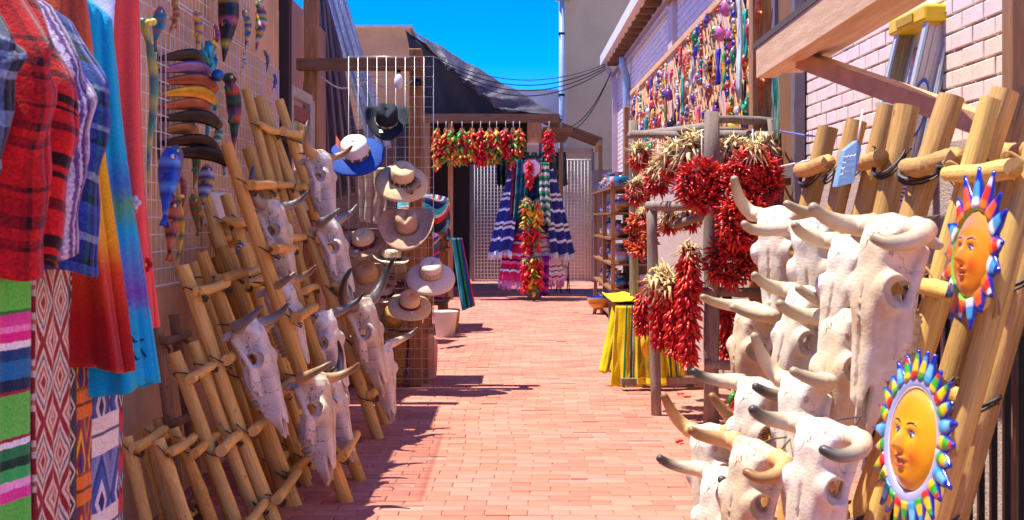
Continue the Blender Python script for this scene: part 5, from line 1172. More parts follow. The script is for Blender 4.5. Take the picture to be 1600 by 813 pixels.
# ================================================================ painted sun faces
def sun_face(label, px, py, Y, Rf, yaw, pal, nray=18, rl=.5, tilt=-8, oval=1.12, rimw=.28, crown=0.):
    m = Matrix.Translation(P(px, py, Y)) @ Matrix.Rotation(R(yaw), 4, 'Z') @ Matrix.Rotation(R(tilt), 4, 'X')
    t = thing('sun_ornament', label, 'sun ornament', mat=m, group='painted clay sun faces on the log ladder')
    fc, cheek, rimc = pal['face'], pal['cheek'], pal['rim']
    G = lambda x, y, cx, cy, sx, sy: math.exp(-((x-cx)/sx)**2-((y-cy)/sy)**2)
    def hgt(x, y):
        r2 = x*x+y*y; h = .34*math.sqrt(max(0, 1-r2*.97))
        h += .20*G(x, y, 0, -.04, .11, .20)+.09*G(x, y, 0, -.16, .15, .09)+.05*(G(x, y, .42, -.22, .2, .2)+G(x, y, -.42, -.22, .2, .2))
        h += .05*(G(x, y, .3, .27, .22, .07)+G(x, y, -.3, .27, .22, .07))-.05*(G(x, y, .3, .12, .16, .1)+G(x, y, -.3, .12, .16, .1))
        h += .07*G(x, y, 0, -.36, .2, .05)+.06*G(x, y, 0, -.49, .16, .05)-.05*G(x, y, 0, -.425, .2, .025)+.06*G(x, y, 0, -.72, .18, .14)
        return h
    S = lambda x, y, e=0: Vector((x*Rf, -(hgt(x, y)+e)*Rf, y*Rf*oval))
    def fn(u, v):
        r = v; a = u*2*PI; return S(r*math.cos(a), r*math.sin(a))
    def cf(u, v):
        a = u*2*PI; x, y = v*math.cos(a), v*math.sin(a); g = G(x, y, .45, -.25, .22, .2)+G(x, y, -.45, -.25, .22, .2)
        return tuple(fc[i]*(1-.8*g)+cheek[i]*.8*g for i in range(3))
    MB().grid(fn, 56, 34, cf).build('face', M('face_glaze', rough=.25, var=.16, scale=9, bump=.25, bscale=14, attr=True, coat=.5, spec=.5), t)
    gz = M('bright_glaze', rough=.2, var=.12, scale=20, bump=0, attr=True, coat=.5, spec=.5)
    for s in (-1, 1):
        e = MB(); e.ball(S(s*.30, .12, -.012), (.13*Rf, .045*Rf, .075*Rf), lin(236, 236, 240), 14, 9); eye = e.build('eye', gz, t)
        e = MB(); e.ball(S(s*.28, .12, .025), (.06*Rf, .02*Rf, .062*Rf), lin(50, 120, 200), 12, 7); e.build('iris', gz, eye)
        e = MB(); e.ball(S(s*.28, .12, .042), (.028*Rf, .012*Rf, .03*Rf), lin(14, 14, 20), 10, 6); e.build('pupil', gz, eye)
        e = MB(); e.tube([S(s*(.12+.09*k), .30+.05*math.sin(k*.7), .012) for k in range(5)], [.008*Rf, .022*Rf, .022*Rf, .018*Rf, .006*Rf], 6, lin(30, 26, 30)); e.build('eyebrow', gz, t)
        e = MB(); e.tube([S(s*(.17+.06*k), .16+.035*math.sin(k*.8+.5), .014) for k in range(5)], .01*Rf, 5, lin(20, 40, 90)); e.build('lash_line', gz, t)
    for yy, w_, h_ in ((-.37, .19, .035), (-.48, .15, .04)):
        e = MB(); e.tube([S(x*w_, yy+(.02 if yy > -.4 else -.03)*(1-x*x)*(1 if yy > -.4 else 1), .004) for x in (-1, -.6, -.2, .2, .6, 1)], [.01*Rf, .8*h_*Rf, h_*Rf, h_*Rf, .8*h_*Rf, .01*Rf], 8, pal['lip']); e.build('lip', gz, t)
    # decorated rim
    def rim(u, v):
        a = u*2*PI; r = 1.0+rimw*v; return Vector((r*Rf*math.cos(a), -(.06+.05*math.sin(PI*v))*Rf, r*Rf*oval*math.sin(a)))
    rb = MB().grid(rim, 64, 6, lambda u, v: rimc).build('rim', gz, t, solid=.006)
    for rr, cc in ((1.03, lin(236, 236, 240)), (.99+rimw, lin(236, 236, 240))):
        MB().tube([Vector((rr*Rf*math.cos(a), -.10*Rf, rr*Rf*oval*math.sin(a))) for a in [2*PI*i/48 for i in range(49)]], .018*Rf, 5, cc).build('rim_line', gz, rb)
    e = MB()
    for i in range(34):
        a = 2*PI*i/34; e.ball(((1+rimw*.52)*Rf*math.cos(a), -.115*Rf, (1+rimw*.52)*Rf*oval*math.sin(a)), (.1*rimw*Rf, .012*Rf, .04*Rf), lin(24, 40, 130), 6, 4)
    stuff(e.build('rim_dots', gz, rb))
    for i in range(nray):
        a = 2*PI*(i+.5)/nray; d = Vector((math.cos(a), 0, math.sin(a)*oval)); pr = Vector((-math.sin(a), 0, math.cos(a)))
        c1, c2, c3 = pal['rays'][i % len(pal['rays'])]; wd = 1.3*PI/nray*Rf*1.02; L = rl*Rf*(1 if i % 2 else .84)*(1+crown*max(0, math.sin(a))**2)
        ln = rnd(-.12, .12); L *= rnd(.9, 1.15)
        def ray(u, v, ln=ln, L=L):
            k = v; w_ = 1.25*wd*math.sin(min(1, .42+.58*(1-k)**.8)*PI/2)*(1-k**2.2); x = (u-.5)*2
            return d*((.92+rimw)*Rf+L*k)+pr*(x*w_+ln*L*k)+Vector((0, -(.05+.10*(1-x*x)*(1-k*.6))*Rf, 0))
        def rc(u, v):
            x = abs(u-.5)*2
            if x > .7 or v > .86: return pal['edge']
            return c1 if v < .3 else (c2 if v < .62 else c3)
        MB().grid(ray, 8, 10, rc).build('ray', gz, t, solid=.007)
    b = MB().ball((0, .03*Rf, 0), (1.22*Rf, .05*Rf, 1.22*Rf*oval), lin(150, 90, 60), 24, 8); b.build('back_plate', M('bare_clay', lin(160, 96, 66), .9), t)
    return t
Yl, Gn, Rd, Bl, Tq, Or = lin(240, 200, 40), lin(70, 170, 60), lin(214, 50, 40), lin(30, 40, 150), lin(70, 160, 210), lin(236, 120, 30)
sun_face('larger clay sun face with yellow face and blue edged petals', 1432, 688, 2.50, .094, -80, dict(face=lin(238, 160, 30), cheek=lin(228, 112, 24), rim=lin(170, 170, 214), lip=lin(206, 90, 70), edge=Bl, rays=[(Yl, Gn, Rd), (Tq, lin(120, 190, 230), Bl), (Gn, Yl, Tq), (Rd, Yl, Gn)]), 27, .58)
sun_face('smaller clay sun face with orange cheeks on the upper rung', 1524, 398, 2.62, .080, -84, dict(face=lin(236, 140, 30), cheek=lin(222, 84, 24), rim=lin(120, 190, 80), lip=lin(214, 84, 40), edge=Bl, rays=[(Or, Rd, lin(236, 232, 236)), (lin(236, 232, 236), Tq, Bl), (Or, lin(230, 90, 50), Bl)]), 17, .60, oval=1.2, rimw=.13, crown=.7)

# ================================================================ garments on the left rack
def garment(label, pxr, pyt, pyb, Y, mat, sleeve=True, ws=.2, wb=.22, T=.07, yaw=0, name='garment', cat='garment', seed=0, fold=.012, k=7, cuff=None, slen=.62, tiers=0):
    rs = random.Random(seed); p1, p2 = rs.uniform(0, 6), rs.uniform(0, 6)
    zt, zb = P(0, pyt, Y).z, P(0, pyb, Y).z; xr = P(pxr, 0, Y).x; cx = xr-(ws+.19 if sleeve else wb*1.03)
    Hh = zt-zb; t = thing(name, label, cat, (cx, Y, zb), 'garments on the left clothes rail')
    Rz = Matrix.Rotation(R(yaw), 3, 'Z'); O = Vector((cx, Y, 0))
    def prof(v):
        if v < .10: q = v/.10; return .05+(ws-.05)*math.sin(q*PI/2)**.8
        q = (v-.10)/.90; return ws*(1-.05*math.sin(q*PI))+(wb-ws)*q
    def fn(u, v):
        a = u*2*PI; W = prof(v); th = T*(.35+.65*min(1, v*5))*(1+.5*v)
        f = fold*(.3+1.2*v)*(math.sin(k*a+p1+1.2*math.sin(v*4+p2))+.5*math.sin((k*2+1)*a+p2))
        x = W*math.copysign(abs(math.cos(a))**.75, math.cos(a))+f*.5*math.cos(a); y = th*math.sin(a)+f*math.copysign(1, math.sin(a))*abs(math.sin(a))**.5
        z = zt-Hh*v-.06*Hh*0*abs(x)+.012*math.sin(3*a+p1)*v
        if v < .10: z = zt-.10*Hh*(abs(x)/ws)**1.6*.9-(.02 if v > .05 else 0)*0
        return O+Rz @ Vector((x, y, z))
    o = MB().grid(fn, 84, 46).build('body', mat, t, solid=.006)
    if sleeve:
        for s in (-1, 1):
            sh = Vector((s*(ws-.03), 0, zt-.10*Hh)); el = sh+Vector((s*.10, -.02, -.14)); wr = sh+Vector((s*.13, -.06, -slen*Hh*.55)); w2 = sh+Vector((s*.12, -.08, -slen*Hh))
            path = [sh+Vector((-s*.05, 0, .02)), sh+Vector((s*.03, 0, -.01)), el, (el+wr)/2+Vector((s*.015, 0, 0)), wr, (wr+w2)/2, w2]
            rad = [.055, .085, .09, .086, .08, .076, .08]
            def sl(u, v, path=path, rad=rad):
                q = v*6; j = min(5, int(q)); f = q-j; p = path[j].lerp(path[j+1], f); r = rad[j]*(1-f)+rad[j+1]*f; a = u*2*PI
                w_ = 1+.07*math.sin(3*a+p1+9*v)+.05*math.sin(v*26+2*a+p2)
                return O+Rz @ (p+Vector((r*math.cos(a)*w_, .75*r*math.sin(a)*w_, .010*math.sin(a*2+p2))))
            so_ = MB().grid(sl, 30, 34).build('sleeve', mat, t, solid=.005)
    MB().tube([O+Rz @ Vector((-ws*.9, 0, zt-.02)), O+Rz @ Vector((0, 0, zt+.05)), O+Rz @ Vector((ws*.9, 0, zt-.02))], .006, 6).build('hanger', steel_wire, t)
    MB().tube([O+Vector((0, 0, zt+.05)), O+Vector((0, 0, 1.92)), O+Vector((.02, 0, 1.95)), O+Vector((.0, 0, 1.98))], .004, 6).build('hook', steel_wire, t)
    return t
Rr, Dk, Mr = lin(196, 24, 28), lin(44, 14, 18), lin(120, 14, 20)
redplaid = weave('red_plaid_wool', bands([Rr, Dk, Rr, lin(168, 16, 22), Dk, Rr, Mr, Dk, Rr], [7, 1.2, 1.5, 4, 3, 2.5, 1.5, 1, 2]), 4.2, mode='plaid', zz=(5,), fuzz=.10, stops2=bands([Rr, lin(150, 10, 18), Dk, Rr, Mr], [6, 2, 1.6, 3, 2]))
redplaid2 = weave('red_plaid_wool_wide', bands([lin(206, 28, 28), Dk, lin(190, 20, 24), Dk, lin(206, 28, 28), Mr], [6, 3, 1.5, 1.2, 5, 3]), 4.6, mode='stripe', fuzz=.10)
greyplaid = weave('grey_plaid_wool', bands([lin(30, 32, 40), lin(150, 162, 186), lin(40, 44, 54), lin(24, 24, 30), lin(120, 130, 156), lin(28, 30, 36)], [4, 2, 2, 4, 3, 2]), 3.4, mode='plaid', zz=(3,), fuzz=.10)
purp = weave('purple_white_wool', bands([lin(206, 190, 204), lin(110, 78, 128), lin(196, 178, 196), lin(90, 60, 108), lin(150, 120, 150)], [4, 3, 2, 3, 2]), 9, axis='u', fuzz=.12, soft=.03)
bluegr = weave('blue_green_wool', bands([lin(40, 60, 150), lin(150, 160, 190), lin(30, 44, 110), lin(24, 24, 40), lin(60, 80, 170)], [4, 1.5, 3, 1.5, 2]), 6, mode='plaid', zz=(7,), fuzz=.12, stops2=bands([lin(40, 56, 140), lin(20, 110, 60), lin(20, 20, 26), lin(40, 56, 140)], [5, 2, 2, 3]))
tiedye = weave('red_yellow_tie_dye', [(0, lin(190, 70, 50)), (.22, lin(200, 90, 50)), (.32, lin(160, 140, 40)), (.46, lin(232, 180, 34)), (.68, lin(232, 160, 26)), (.76, lin(206, 60, 20)), (.88, lin(170, 24, 16)), (1, lin(150, 20, 18))], 1, interp='LINEAR', soft=.04, fuzz=.05)
turqm = weave('turquoise_cotton', [(0, lin(20, 176, 206)), (.42, lin(20, 172, 206)), (.5, lin(60, 110, 180)), (.56, lin(90, 160, 110)), (.62, lin(22, 168, 206)), (.78, lin(120, 70, 160)), (.83, lin(24, 166, 202)), (1, lin(18, 164, 202))], 1, interp='LINEAR', soft=.1, fuzz=.03)
coral = weave('coral_white_cotton', bands([lin(230, 76, 70), lin(236, 228, 228), lin(230, 76, 70), lin(236, 228, 228), lin(230, 76, 70)], [3, 2.2, 6, 2, 2]), 1, axis='u', fuzz=.03)
garment('grey and black plaid wool pullover at the front of the clothes rail', 52, -120, 282, 2.02, greyplaid, True, .18, .19, seed=1, slen=.86, fold=.008)
garment('red and black plaid hooded pullover with broad checks, second on the rail', 104, -110, 486, 2.18, redplaid, True, .20, .22, seed=2, slen=.80, fold=.016)
garment('red pullover with dark horizontal bands on its sleeve, third on the rail', 134, -60, 400, 2.36, redplaid2, True, .20, .21, seed=3, slen=.92, fold=.016)
garment('purple and white fuzzy wool pullover behind the red ones', 157, -40, 378, 2.50, purp, True, .20, .21, seed=4, slen=.95, fold=.016)
garment('blue plaid pullover with green panel behind the purple one', 182, -30, 402, 2.66, bluegr, True, .20, .21, seed=5, slen=.95, fold=.016)
garment('red and yellow tie dyed cotton dress with flared hem', 204, -70, 575, 2.82, tiedye, False, .15, .25, seed=6, k=9, fold=.016, name='dress', cat='dress')
d1 = garment('turquoise cotton dress with dark embroidered neckline and hem', 242, -25, 606, 2.96, turqm, False, .14, .24, seed=7, k=8, fold=.015, name='dress', cat='dress')
d2 = garment('coral and white cotton dress with embroidered flowers', 241, -60, 520, 3.08, coral, False, .17, .21, seed=8, k=6, fold=.012, name='dress', cat='dress')
# embroidery on the turquoise dress: stitched scrolls near hem
emb = M('embroidery_thread', rough=.8, attr=True, var=.1)
bod = [c for c in d1.children if c.name.startswith('body')][0]
def on_body(u, v):
    n = 85; i = int(u*84) % 84; j = int(v*46); return bod.data.vertices[j*n+i].co.copy()
for vv, nm in ((.93, 'hem_scroll'), (.90, 'hem_scroll')):
    b = MB(); pts = []
    for k in range(56, 84): 
        p = on_body(k/84, vv+.012*math.sin(k*1.6)); p.y -= .006; pts.append(p)
    b.tube(pts, .0028, 4, lin(14, 34, 90)); o = b.build(nm, emb, None, org=(0, 0, 0)); o.parent = d1; ORG[o.name] = Vector((0, 0, 0))
for kk in range(2):
    b = MB()
    for k in range(16):
        p = on_body((66+kk*5)/84, .10+.018*k); p.y -= .008; b.ball(p, .004, lin(14, 34, 100), 5, 4)
    o = stuff(b.build('neck_stitches', emb, None, org=(0, 0, 0))); o.parent = d1
bod = [c for c in d2.children if c.name.startswith('body')][0]
b = MB()
for k in range(26):
    p = on_body(rnd(.76, .99), rnd(.66, .97)); p.y -= .012; c = random.choice([lin(236, 220, 226), lin(200, 20, 40), lin(90, 20, 50), lin(240, 120, 130)])
    for a in range(5): b.ball(p+Vector((.011*math.cos(a*1.257), 0, .011*math.sin(a*1.257))), (.008, .002, .008), c, 6, 4)
    b.ball(p+Vector((0, -.002, 0)), (.005, .003, .005), lin(240, 190, 60), 6, 4)
o = stuff(b.build('embroidered_flowers', emb, None, org=(0, 0, 0))); o.parent = d2
# clothes rail
t = thing('clothes_rail', 'steel pipe clothes rail carrying pullovers and dresses', 'clothes rail', (-1.15, 2.6, 0))
MB().tube([(-1.15, 1.7, 1.96), (-1.15, 3.35, 1.96)], .014, 10).build('rail', steel_wire, t)
for y in (1.7, 3.35): MB().tube([(-1.15, y, 0), (-1.15, y, 1.96)], .014, 10).build('upright', steel_wire, t)
MB().tube([(-1.02, 1.9, 1.13), (-1.02, 3.2, 1.13)], .012, 10).build('rug_bar', steel_wire, t)
for y in (1.9, 3.2): MB().tube([(-1.15, y, 1.13), (-1.02, y, 1.13)], .012, 8).build('bar_arm', steel_wire, t)
# ---------------------------------------------------------------- rugs under the garments
cr, mr_, bk, gy = lin(222, 200, 176), lin(150, 40, 44), lin(46, 42, 46), lin(96, 92, 92)
serape = weave('green_pink_serape', bands([lin(96, 196, 70), lin(40, 120, 60), lin(220, 60, 150), lin(240, 130, 190), lin(226, 30, 130), lin(236, 232, 232), lin(20, 60, 110), lin(24, 110, 160), lin(20, 40, 70), lin(150, 30, 60), lin(96, 196, 70), lin(100, 200, 76), lin(150, 30, 60), lin(236, 232, 232), lin(40, 130, 70), lin(20, 60, 40), lin(60, 180, 90), lin(240, 170, 210), lin(226, 60, 150)], [6, .6, 2, 1, 1.6, 1.2, 2, 3, 2, .6, 5, 2, .6, 1, 2, 1.6, 2, 1.5, 2]), 2.6)
diam = weave('cream_maroon_diamond_rug', [(0, mr_), (.10, cr), (.16, lin(180, 80, 70)), (.22, cr), (.30, lin(110, 110, 112)), (.36, cr), (.44, mr_), (.52, mr_), (.60, cr), (.68, lin(190, 110, 80)), (.74, cr), (.82, mr_)], 7, mode='diamond', zz=(2,))
diamb = weave('grey_diamond_border', [(0, cr), (.10, bk), (.22, bk), (.27, cr), (.40, lin(60, 56, 60)), (1, lin(60, 56, 60))], 16, mode='diamond', zz=(1,))
orug = weave('orange_geometric_rug', [(0, lin(60, 50, 130)), (.14, lin(150, 40, 50)), (.26, lin(226, 170, 40)), (.40, lin(150, 50, 40)), (.55, lin(96, 60, 110)), (.68, lin(226, 110, 30)), (.8, lin(110, 90, 50))], 5, mode='diamond', zz=(1.5,), cross=(bands([(0, 0, 0), (1, 1, 1), (0, 0, 0)], [5, 3, .01]), bands([lin(226, 110, 30), lin(150, 90, 30), lin(230, 120, 30), lin(120, 60, 40), lin(230, 120, 30)], [5, .3, 1.2, .3, 1.2]), 5))
brug = weave('blue_white_geometric_rug', [(0, lin(30, 40, 100)), (.12, lin(216, 210, 220)), (.24, lin(60, 90, 170)), (.40, lin(40, 60, 130)), (.52, lin(130, 140, 190)), (.66, lin(110, 120, 180)), (.85, lin(90, 80, 140))], 4, mode='diamond', zz=(1.5,), cross=(bands([(0, 0, 0), (1, 1, 1)], [5, 3.4]), bands([cr, lin(230, 222, 214), lin(90, 90, 120), lin(230, 222, 214)], [5, 1.4, .3, 1.7]), 4))
blk_rug = weave('black_yellow_rug', bands([bk, lin(20, 18, 20), lin(190, 160, 60), bk], [5, 4, .5, 3]), 9, mode='zig', zz=(3, .5))
thin = weave('teal_red_zigzag_rug', bands([lin(190, 40, 40), lin(30, 100, 130), cr, lin(40, 30, 40), lin(190, 40, 40)], [3, 2, 1, 2, 2]), 8, mode='zig', zz=(2, .6))
UG = 'woven rugs hanging under the garments'
def rug(label, x0, Y0, x1, Y1, ptop, pbot, mat, fold=.010, k=2, seed=1, Xo=0):
    a, e = P(x0, 0, Y0), P(x1, 0, Y1); zt = P(0, ptop, (Y0+Y1)/2).z; zb = max(.03, P(0, pbot, (Y0+Y1)/2).z)
    return cloth('rug', label, 'rug', [Vector((a.x, Y0, zt)), Vector((e.x, Y1, zt)), Vector((e.x, Y1, zb)), Vector((a.x, Y0, zb))], 26, 50, mat, fold, k, .010, seed=seed, group=UG, axis=(1, -.2, 0))
rug('lime green serape with pink and blue stripe bands', -60, 2.22, 46, 2.46, 430, 1400, serape, .010, 2, 1)
rug('black rug edge with yellow specks beside the lime serape', 30, 2.50, 58, 2.56, 430, 1300, blk_rug, .005, 1, 2)
rug('cream and maroon diamond patterned rug', 50, 2.52, 104, 2.72, 410, 1300, diam, .010, 2, 3)
rug('narrow charcoal border strip with cream diamonds beside diamond rug', 100, 2.715, 116, 2.775, 410, 1300, diamb, .003, 1, 4)
rug('orange rug with coloured stepped diamonds', 112, 2.80, 142, 2.90, 520, 1300, orug, .005, 1, 5)
rug('white and blue rug with stepped diamonds', 138, 2.91, 184, 3.10, 560, 1300, brug, .006, 1, 6)
rug('thin teal and red zigzag rug at the end of rug row', 178, 3.12, 190, 3.17, 600, 1300, thin, .003, 1, 7)

# ================================================================ tin and clay animals on the left grid
clay = M('painted_clay', rough=.35, var=.25, scale=40, bump=.1, attr=True, coat=.2, spec=.5)
tin = M('patina_tin', rough=.35, var=.4, scale=14, bump=.2, bscale=30, attr=True, metal=.55)
def plane(c, side, rot=0):
    "frame on a wall: local x along the wall, z up, -y out of the wall"
    m = Matrix.Rotation(R(90 if side < 0 else -90), 4, 'Z')
    return Matrix.Translation(c) @ m @ Matrix.Rotation(R(rot), 4, 'Y')
def gecko_m(L, cols, curl=.2, leg=True, mat=None, fat=.10):
    b = MB(); n = 14; pts = []; rad = []; cs = []
    for i in range(n+1):
        t = i/n; pts.append(Vector((L*curl*math.sin(t*5.2), -.02-.012*math.sin(t*PI), L*(.5-t))))
        rad.append(L*fat*(.62 if i == 0 else .95 if t < .12 else .6 if t < .2 else 1.0-.3*abs(t-.38) if t < .5 else max(.06, 1.0-(t-.45)*1.7)))
        cs.append(cols[i % len(cols)])
    b.tube(pts, rad, 8, cs, flat=.7)
    if leg:
        for t, s in ((.24, 1), (.24, -1), (.5, 1), (.5, -1)):
            p = pts[int(t*n)]; dz = .09 if t < .3 else -.08
            b.tube([p, p+Vector((s*L*.15, .005, L*dz*.3)), p+Vector((s*L*.20, .008, L*dz))], [L*.035, L*.03, L*.035], 6, cols[0])
            for q in (-1, 0, 1): b.tube([p+Vector((s*L*.20, .008, L*dz)), p+Vector((s*L*(.24+.01*q), .008, L*(dz+.035*q+.02)))], [L*.014, L*.008], 4, cols[-1])
    for s in (-1, 1): b.ball(pts[0]+Vector((s*L*.045, -L*.05, -L*.02)), L*.022, lin(236, 220, 80), 6, 5)
    return b
def fish_m(L, cols):
    b = MB(); n = 10; pts = [Vector((.06*L*math.sin(i*.5), -.03, L*(.5-i/n))) for i in range(n+1)]
    rad = [L*r for r in (.05, .12, .16, .17, .165, .15, .125, .10, .07, .05, .04)]
    b.tube(pts, rad, 12, [cols[i % len(cols)] for i in range(n+1)], flat=.6)
    for s in (-1, 1): b.tube([pts[-1], pts[-1]+Vector((s*L*.12, 0, -L*.16))], [L*.03, L*.05], 6, cols[0], flat=.3); b.tube([pts[4]+Vector((s*L*.13, 0, 0)), pts[4]+Vector((s*L*.24, 0, -L*.10))], [L*.05, L*.02], 6, cols[-1], flat=.3)
    for s in (-1, 1): b.ball(pts[1]+Vector((s*L*.07, -L*.07, -.01)), L*.035, lin(240, 236, 220), 8, 6); b.ball(pts[1]+Vector((s*L*.075, -L*.10, -.01)), L*.018, lin(10, 10, 14), 6, 5)
    return b
def orn(name, label, b, mat, m, cat, group):
    t = bpy.data.objects.new(name, b.mesh(name, mat)); C.objects.link(t); t.matrix_world = m; return tag(t, label, cat, group)
LA = 'tin and clay animals on the left wire grid'
def at_grid(px, py, X=WL+.07): return P(px, py, -F*X/(CX-px)*-1 if False else F*X/(px-CX))
B1, B2 = lin(30, 80, 190), lin(90, 160, 230)
orn('clay_fish', 'bright blue clay fish with round eye hanging below the coral dress', fish_m(.27, [B1, B1, B2, lin(20, 50, 140)]), clay, plane(P(250, 284, 4.75), -1, 8), 'fish', LA)
orn('clay_fish', 'rust brown clay fish with black bands under the blue fish', fish_m(.22, [lin(190, 90, 40), lin(40, 24, 20), lin(200, 110, 50)]), clay, plane(P(256, 352, 4.9), -1, 6), 'fish', LA)
orn('clay_snake', 'yellow clay snake hanging beside the brown fish', gecko_m(.36, [lin(220, 180, 40), lin(70, 90, 40), lin(220, 180, 40)], .10, False, fat=.035), clay, plane(P(270, 370, 5.2), -1), 'snake', LA)
orn('clay_snake', 'green and yellow clay snake curving along the coral dress edge', gecko_m(.62, [lin(90, 150, 110), lin(190, 190, 90), lin(60, 120, 110)], .10, False, fat=.03), clay, plane(P(222, 165, 4.4), -1, -12), 'snake', LA)
orn('tin_lizard', 'slender turquoise tin lizard hung on the white grid', gecko_m(.56, [lin(40, 150, 160), lin(60, 180, 190)], .03, True, fat=.05), tin, plane(P(318, 150, 6.1), -1, 4), 'lizard', LA)
orn('clay_lizard', 'dark clay lizard painted with orange stripe and purple rings', gecko_m(.42, [lin(20, 90, 70), lin(24, 24, 28), lin(120, 60, 130), lin(226, 80, 40), lin(20, 60, 60)], .06, True, fat=.10), clay, plane(P(356, 176, 6.5), -1, -22), 'lizard', LA)
orn('clay_lizard', 'mosaic patterned clay gecko high on the grid', gecko_m(.34, [lin(20, 110, 70), lin(220, 200, 170), lin(190, 50, 40), lin(40, 70, 140), lin(230, 180, 60)], .10, True, fat=.11), clay, plane(P(398, 42, 7.3), -1, 10), 'lizard', LA)
orn('clay_lizard', 'mosaic patterned clay gecko clinging beside the darker gecko', gecko_m(.22, [lin(70, 130, 170), lin(220, 190, 60), lin(40, 80, 120)], .14, True, fat=.11), clay, plane(P(378, 48, 7.0), -1, -14), 'lizard', LA)
orn('clay_lizard', 'black clay lizard with long pink tail at the top of the grid', gecko_m(.44, [lin(16, 16, 18), lin(30, 28, 30), lin(16, 16, 18), lin(190, 160, 40), lin(16, 16, 18), lin(16, 16, 18), lin(16, 16, 18), lin(190, 80, 100)], .05, True, fat=.13), clay, plane(P(346, 34, 6.4), -1, 4), 'lizard', LA)
orn('clay_cat', 'navy and white patterned clay animal with yellow face', fish_m(.24, [lin(220, 180, 50), lin(40, 40, 120), lin(210, 210, 220), lin(50, 40, 110)]), clay, plane(P(310, 292, 5.9), -1, 20), 'clay animal', LA)
orn('clay_bird', 'small blue and white clay bird between the ladder tops', fish_m(.13, [lin(60, 100, 170), lin(220, 220, 220), lin(40, 60, 130)]), clay, plane(P(366, 382, 6.3), -1, 60), 'clay animal', LA)
t = thing('tin_fish', 'large tin fish sculpture of curled copper, gold and purple bands', 'sculpture', P(285, 160, 5.5), LA)
bc = [lin(70, 60, 50), lin(150, 110, 150), lin(150, 84, 60), lin(210, 160, 50), lin(180, 100, 70), lin(60, 52, 46), lin(160, 110, 70), lin(70, 50, 40), lin(52, 44, 40)]
for i, cc in enumerate(bc):
    y0 = 92+19*i; w_ = [70, 82, 90, 88, 80, 96, 60, 92, 108][i]
    pts = []
    for k in range(9):
        u = k/8; p = P(242+w_*u*(.95+.05*u), y0-10*math.sin(u*PI*.8)+18*u*u, 5.55+.25*u); p.x += .05*math.sin(u*PI)+.02; pts.append(p)
    MB().tube(pts, [.010+.024*math.sin(PI*min(1, .15+.85*(1-k/8))) for k in range(9)], 8, cc, flat=.25, up=(1, 0, 0)).build('tin_band', tin, t)
MB().tube([P(244, 84, 5.55), P(240, 160, 5.5), P(250, 250, 5.5)], .008, 6, lin(90, 70, 50)).build('spine', tin, t)
MB().ball(P(330, 118, 5.75)+Vector((.03, 0, 0)), (.03, .03, .03), lin(40, 100, 160)).build('eye', tin, t)
cloth('price_sheet', 'white paper sheet tucked behind the small ladder tops', 'paper', [P(318, 300, 6.3), P(362, 302, 6.55), P(362, 350, 6.55), P(318, 350, 6.3)], 6, 6, M('paper_white', lin(222, 220, 214), .8, .05, 6, 0), .006, 1, .002, seed=9)

random.seed(5)
GC = [('teal', lin(30, 130, 140)), ('copper', lin(170, 96, 60)), ('yellow', lin(214, 170, 50)), ('violet', lin(110, 60, 140)), ('leaf green', lin(60, 140, 70)), ('crimson', lin(180, 36, 50)), ('sky blue', lin(70, 130, 200)), ('cream', lin(220, 206, 180))]
for i, (px, py) in enumerate(((236, 40), (262, 30), (300, 52), (262, 262), (296, 262), (330, 60), (340, 250), (372, 100), (410, 96), (296, 330), (384, 300), (422, 130), (330, 215), (276, 300))):
    Yg = F*(WL+.075)/(px-CX); c1, c2 = GC[i % 8], GC[(i+1+2*(i//8)) % 8]; L = rnd(.12, .22)
    b = gecko_m(L, [c1[1], c2[1], c1[1]], rnd(.04, .12), True) if i % 3 else fish_m(L, [c1[1], c2[1], c1[1]])
    orn('clay_lizard' if i % 3 else 'clay_fish', 'small %s and %s clay %s on the white wire grid' % (c1[0], c2[0], 'lizard' if i % 3 else 'fish'), b, clay, plane(P(px, py, Yg), -1, rnd(-40, 40)), 'lizard' if i % 3 else 'fish', LA)
# ================================================================ ornaments on the trellis
TC = [('turquoise', lin(30, 160, 160)), ('cobalt', lin(30, 60, 180)), ('scarlet', lin(200, 40, 36)), ('orange', lin(226, 120, 40)), ('yellow', lin(230, 190, 40)), ('green', lin(40, 150, 80)), ('purple', lin(120, 50, 140)), ('pink', lin(220, 110, 150)), ('silver', lin(190, 190, 190)), ('rust', lin(170, 84, 50)), ('white', lin(226, 220, 210)), ('black', lin(36, 34, 38))]
def beads_m(L, c1, c2):
    b = MB(); n = 9
    for i in range(n): b.ball((.012*math.sin(i*2.1), -.03, L*(.5-i/(n-1))), (.02, .018, .024), c1 if i % 2 else c2, 7, 5)
    b.tube([(0, -.02, L*.55), (0, -.02, -L*.55)], .004, 4, (.3, .25, .2)); return b
def sund_m(L, c1, c2):
    b = MB(); b.ball((0, -.03, 0), (L*.26, .03, L*.26), c1, 14, 8)
    for i in range(10):
        a = 2*PI*i/10; b.tube([(L*.22*math.cos(a), -.025, L*.22*math.sin(a)), (L*.5*math.cos(a), -.02, L*.5*math.sin(a))], [L*.08, L*.01], 5, c2, flat=.4)
    return b
def streamer_m(L, c1, c2):
    b = MB()
    for k in range(5):
        x = (k-2)*.022; ph = rnd(0, 6); b.tube([(x+.012*math.sin(i*1.1+ph), -.02-.008*math.cos(i*.9+ph), L*(.5-i/9)) for i in range(10)], .010, 4, c1 if k % 2 else c2, flat=.3)
    return b
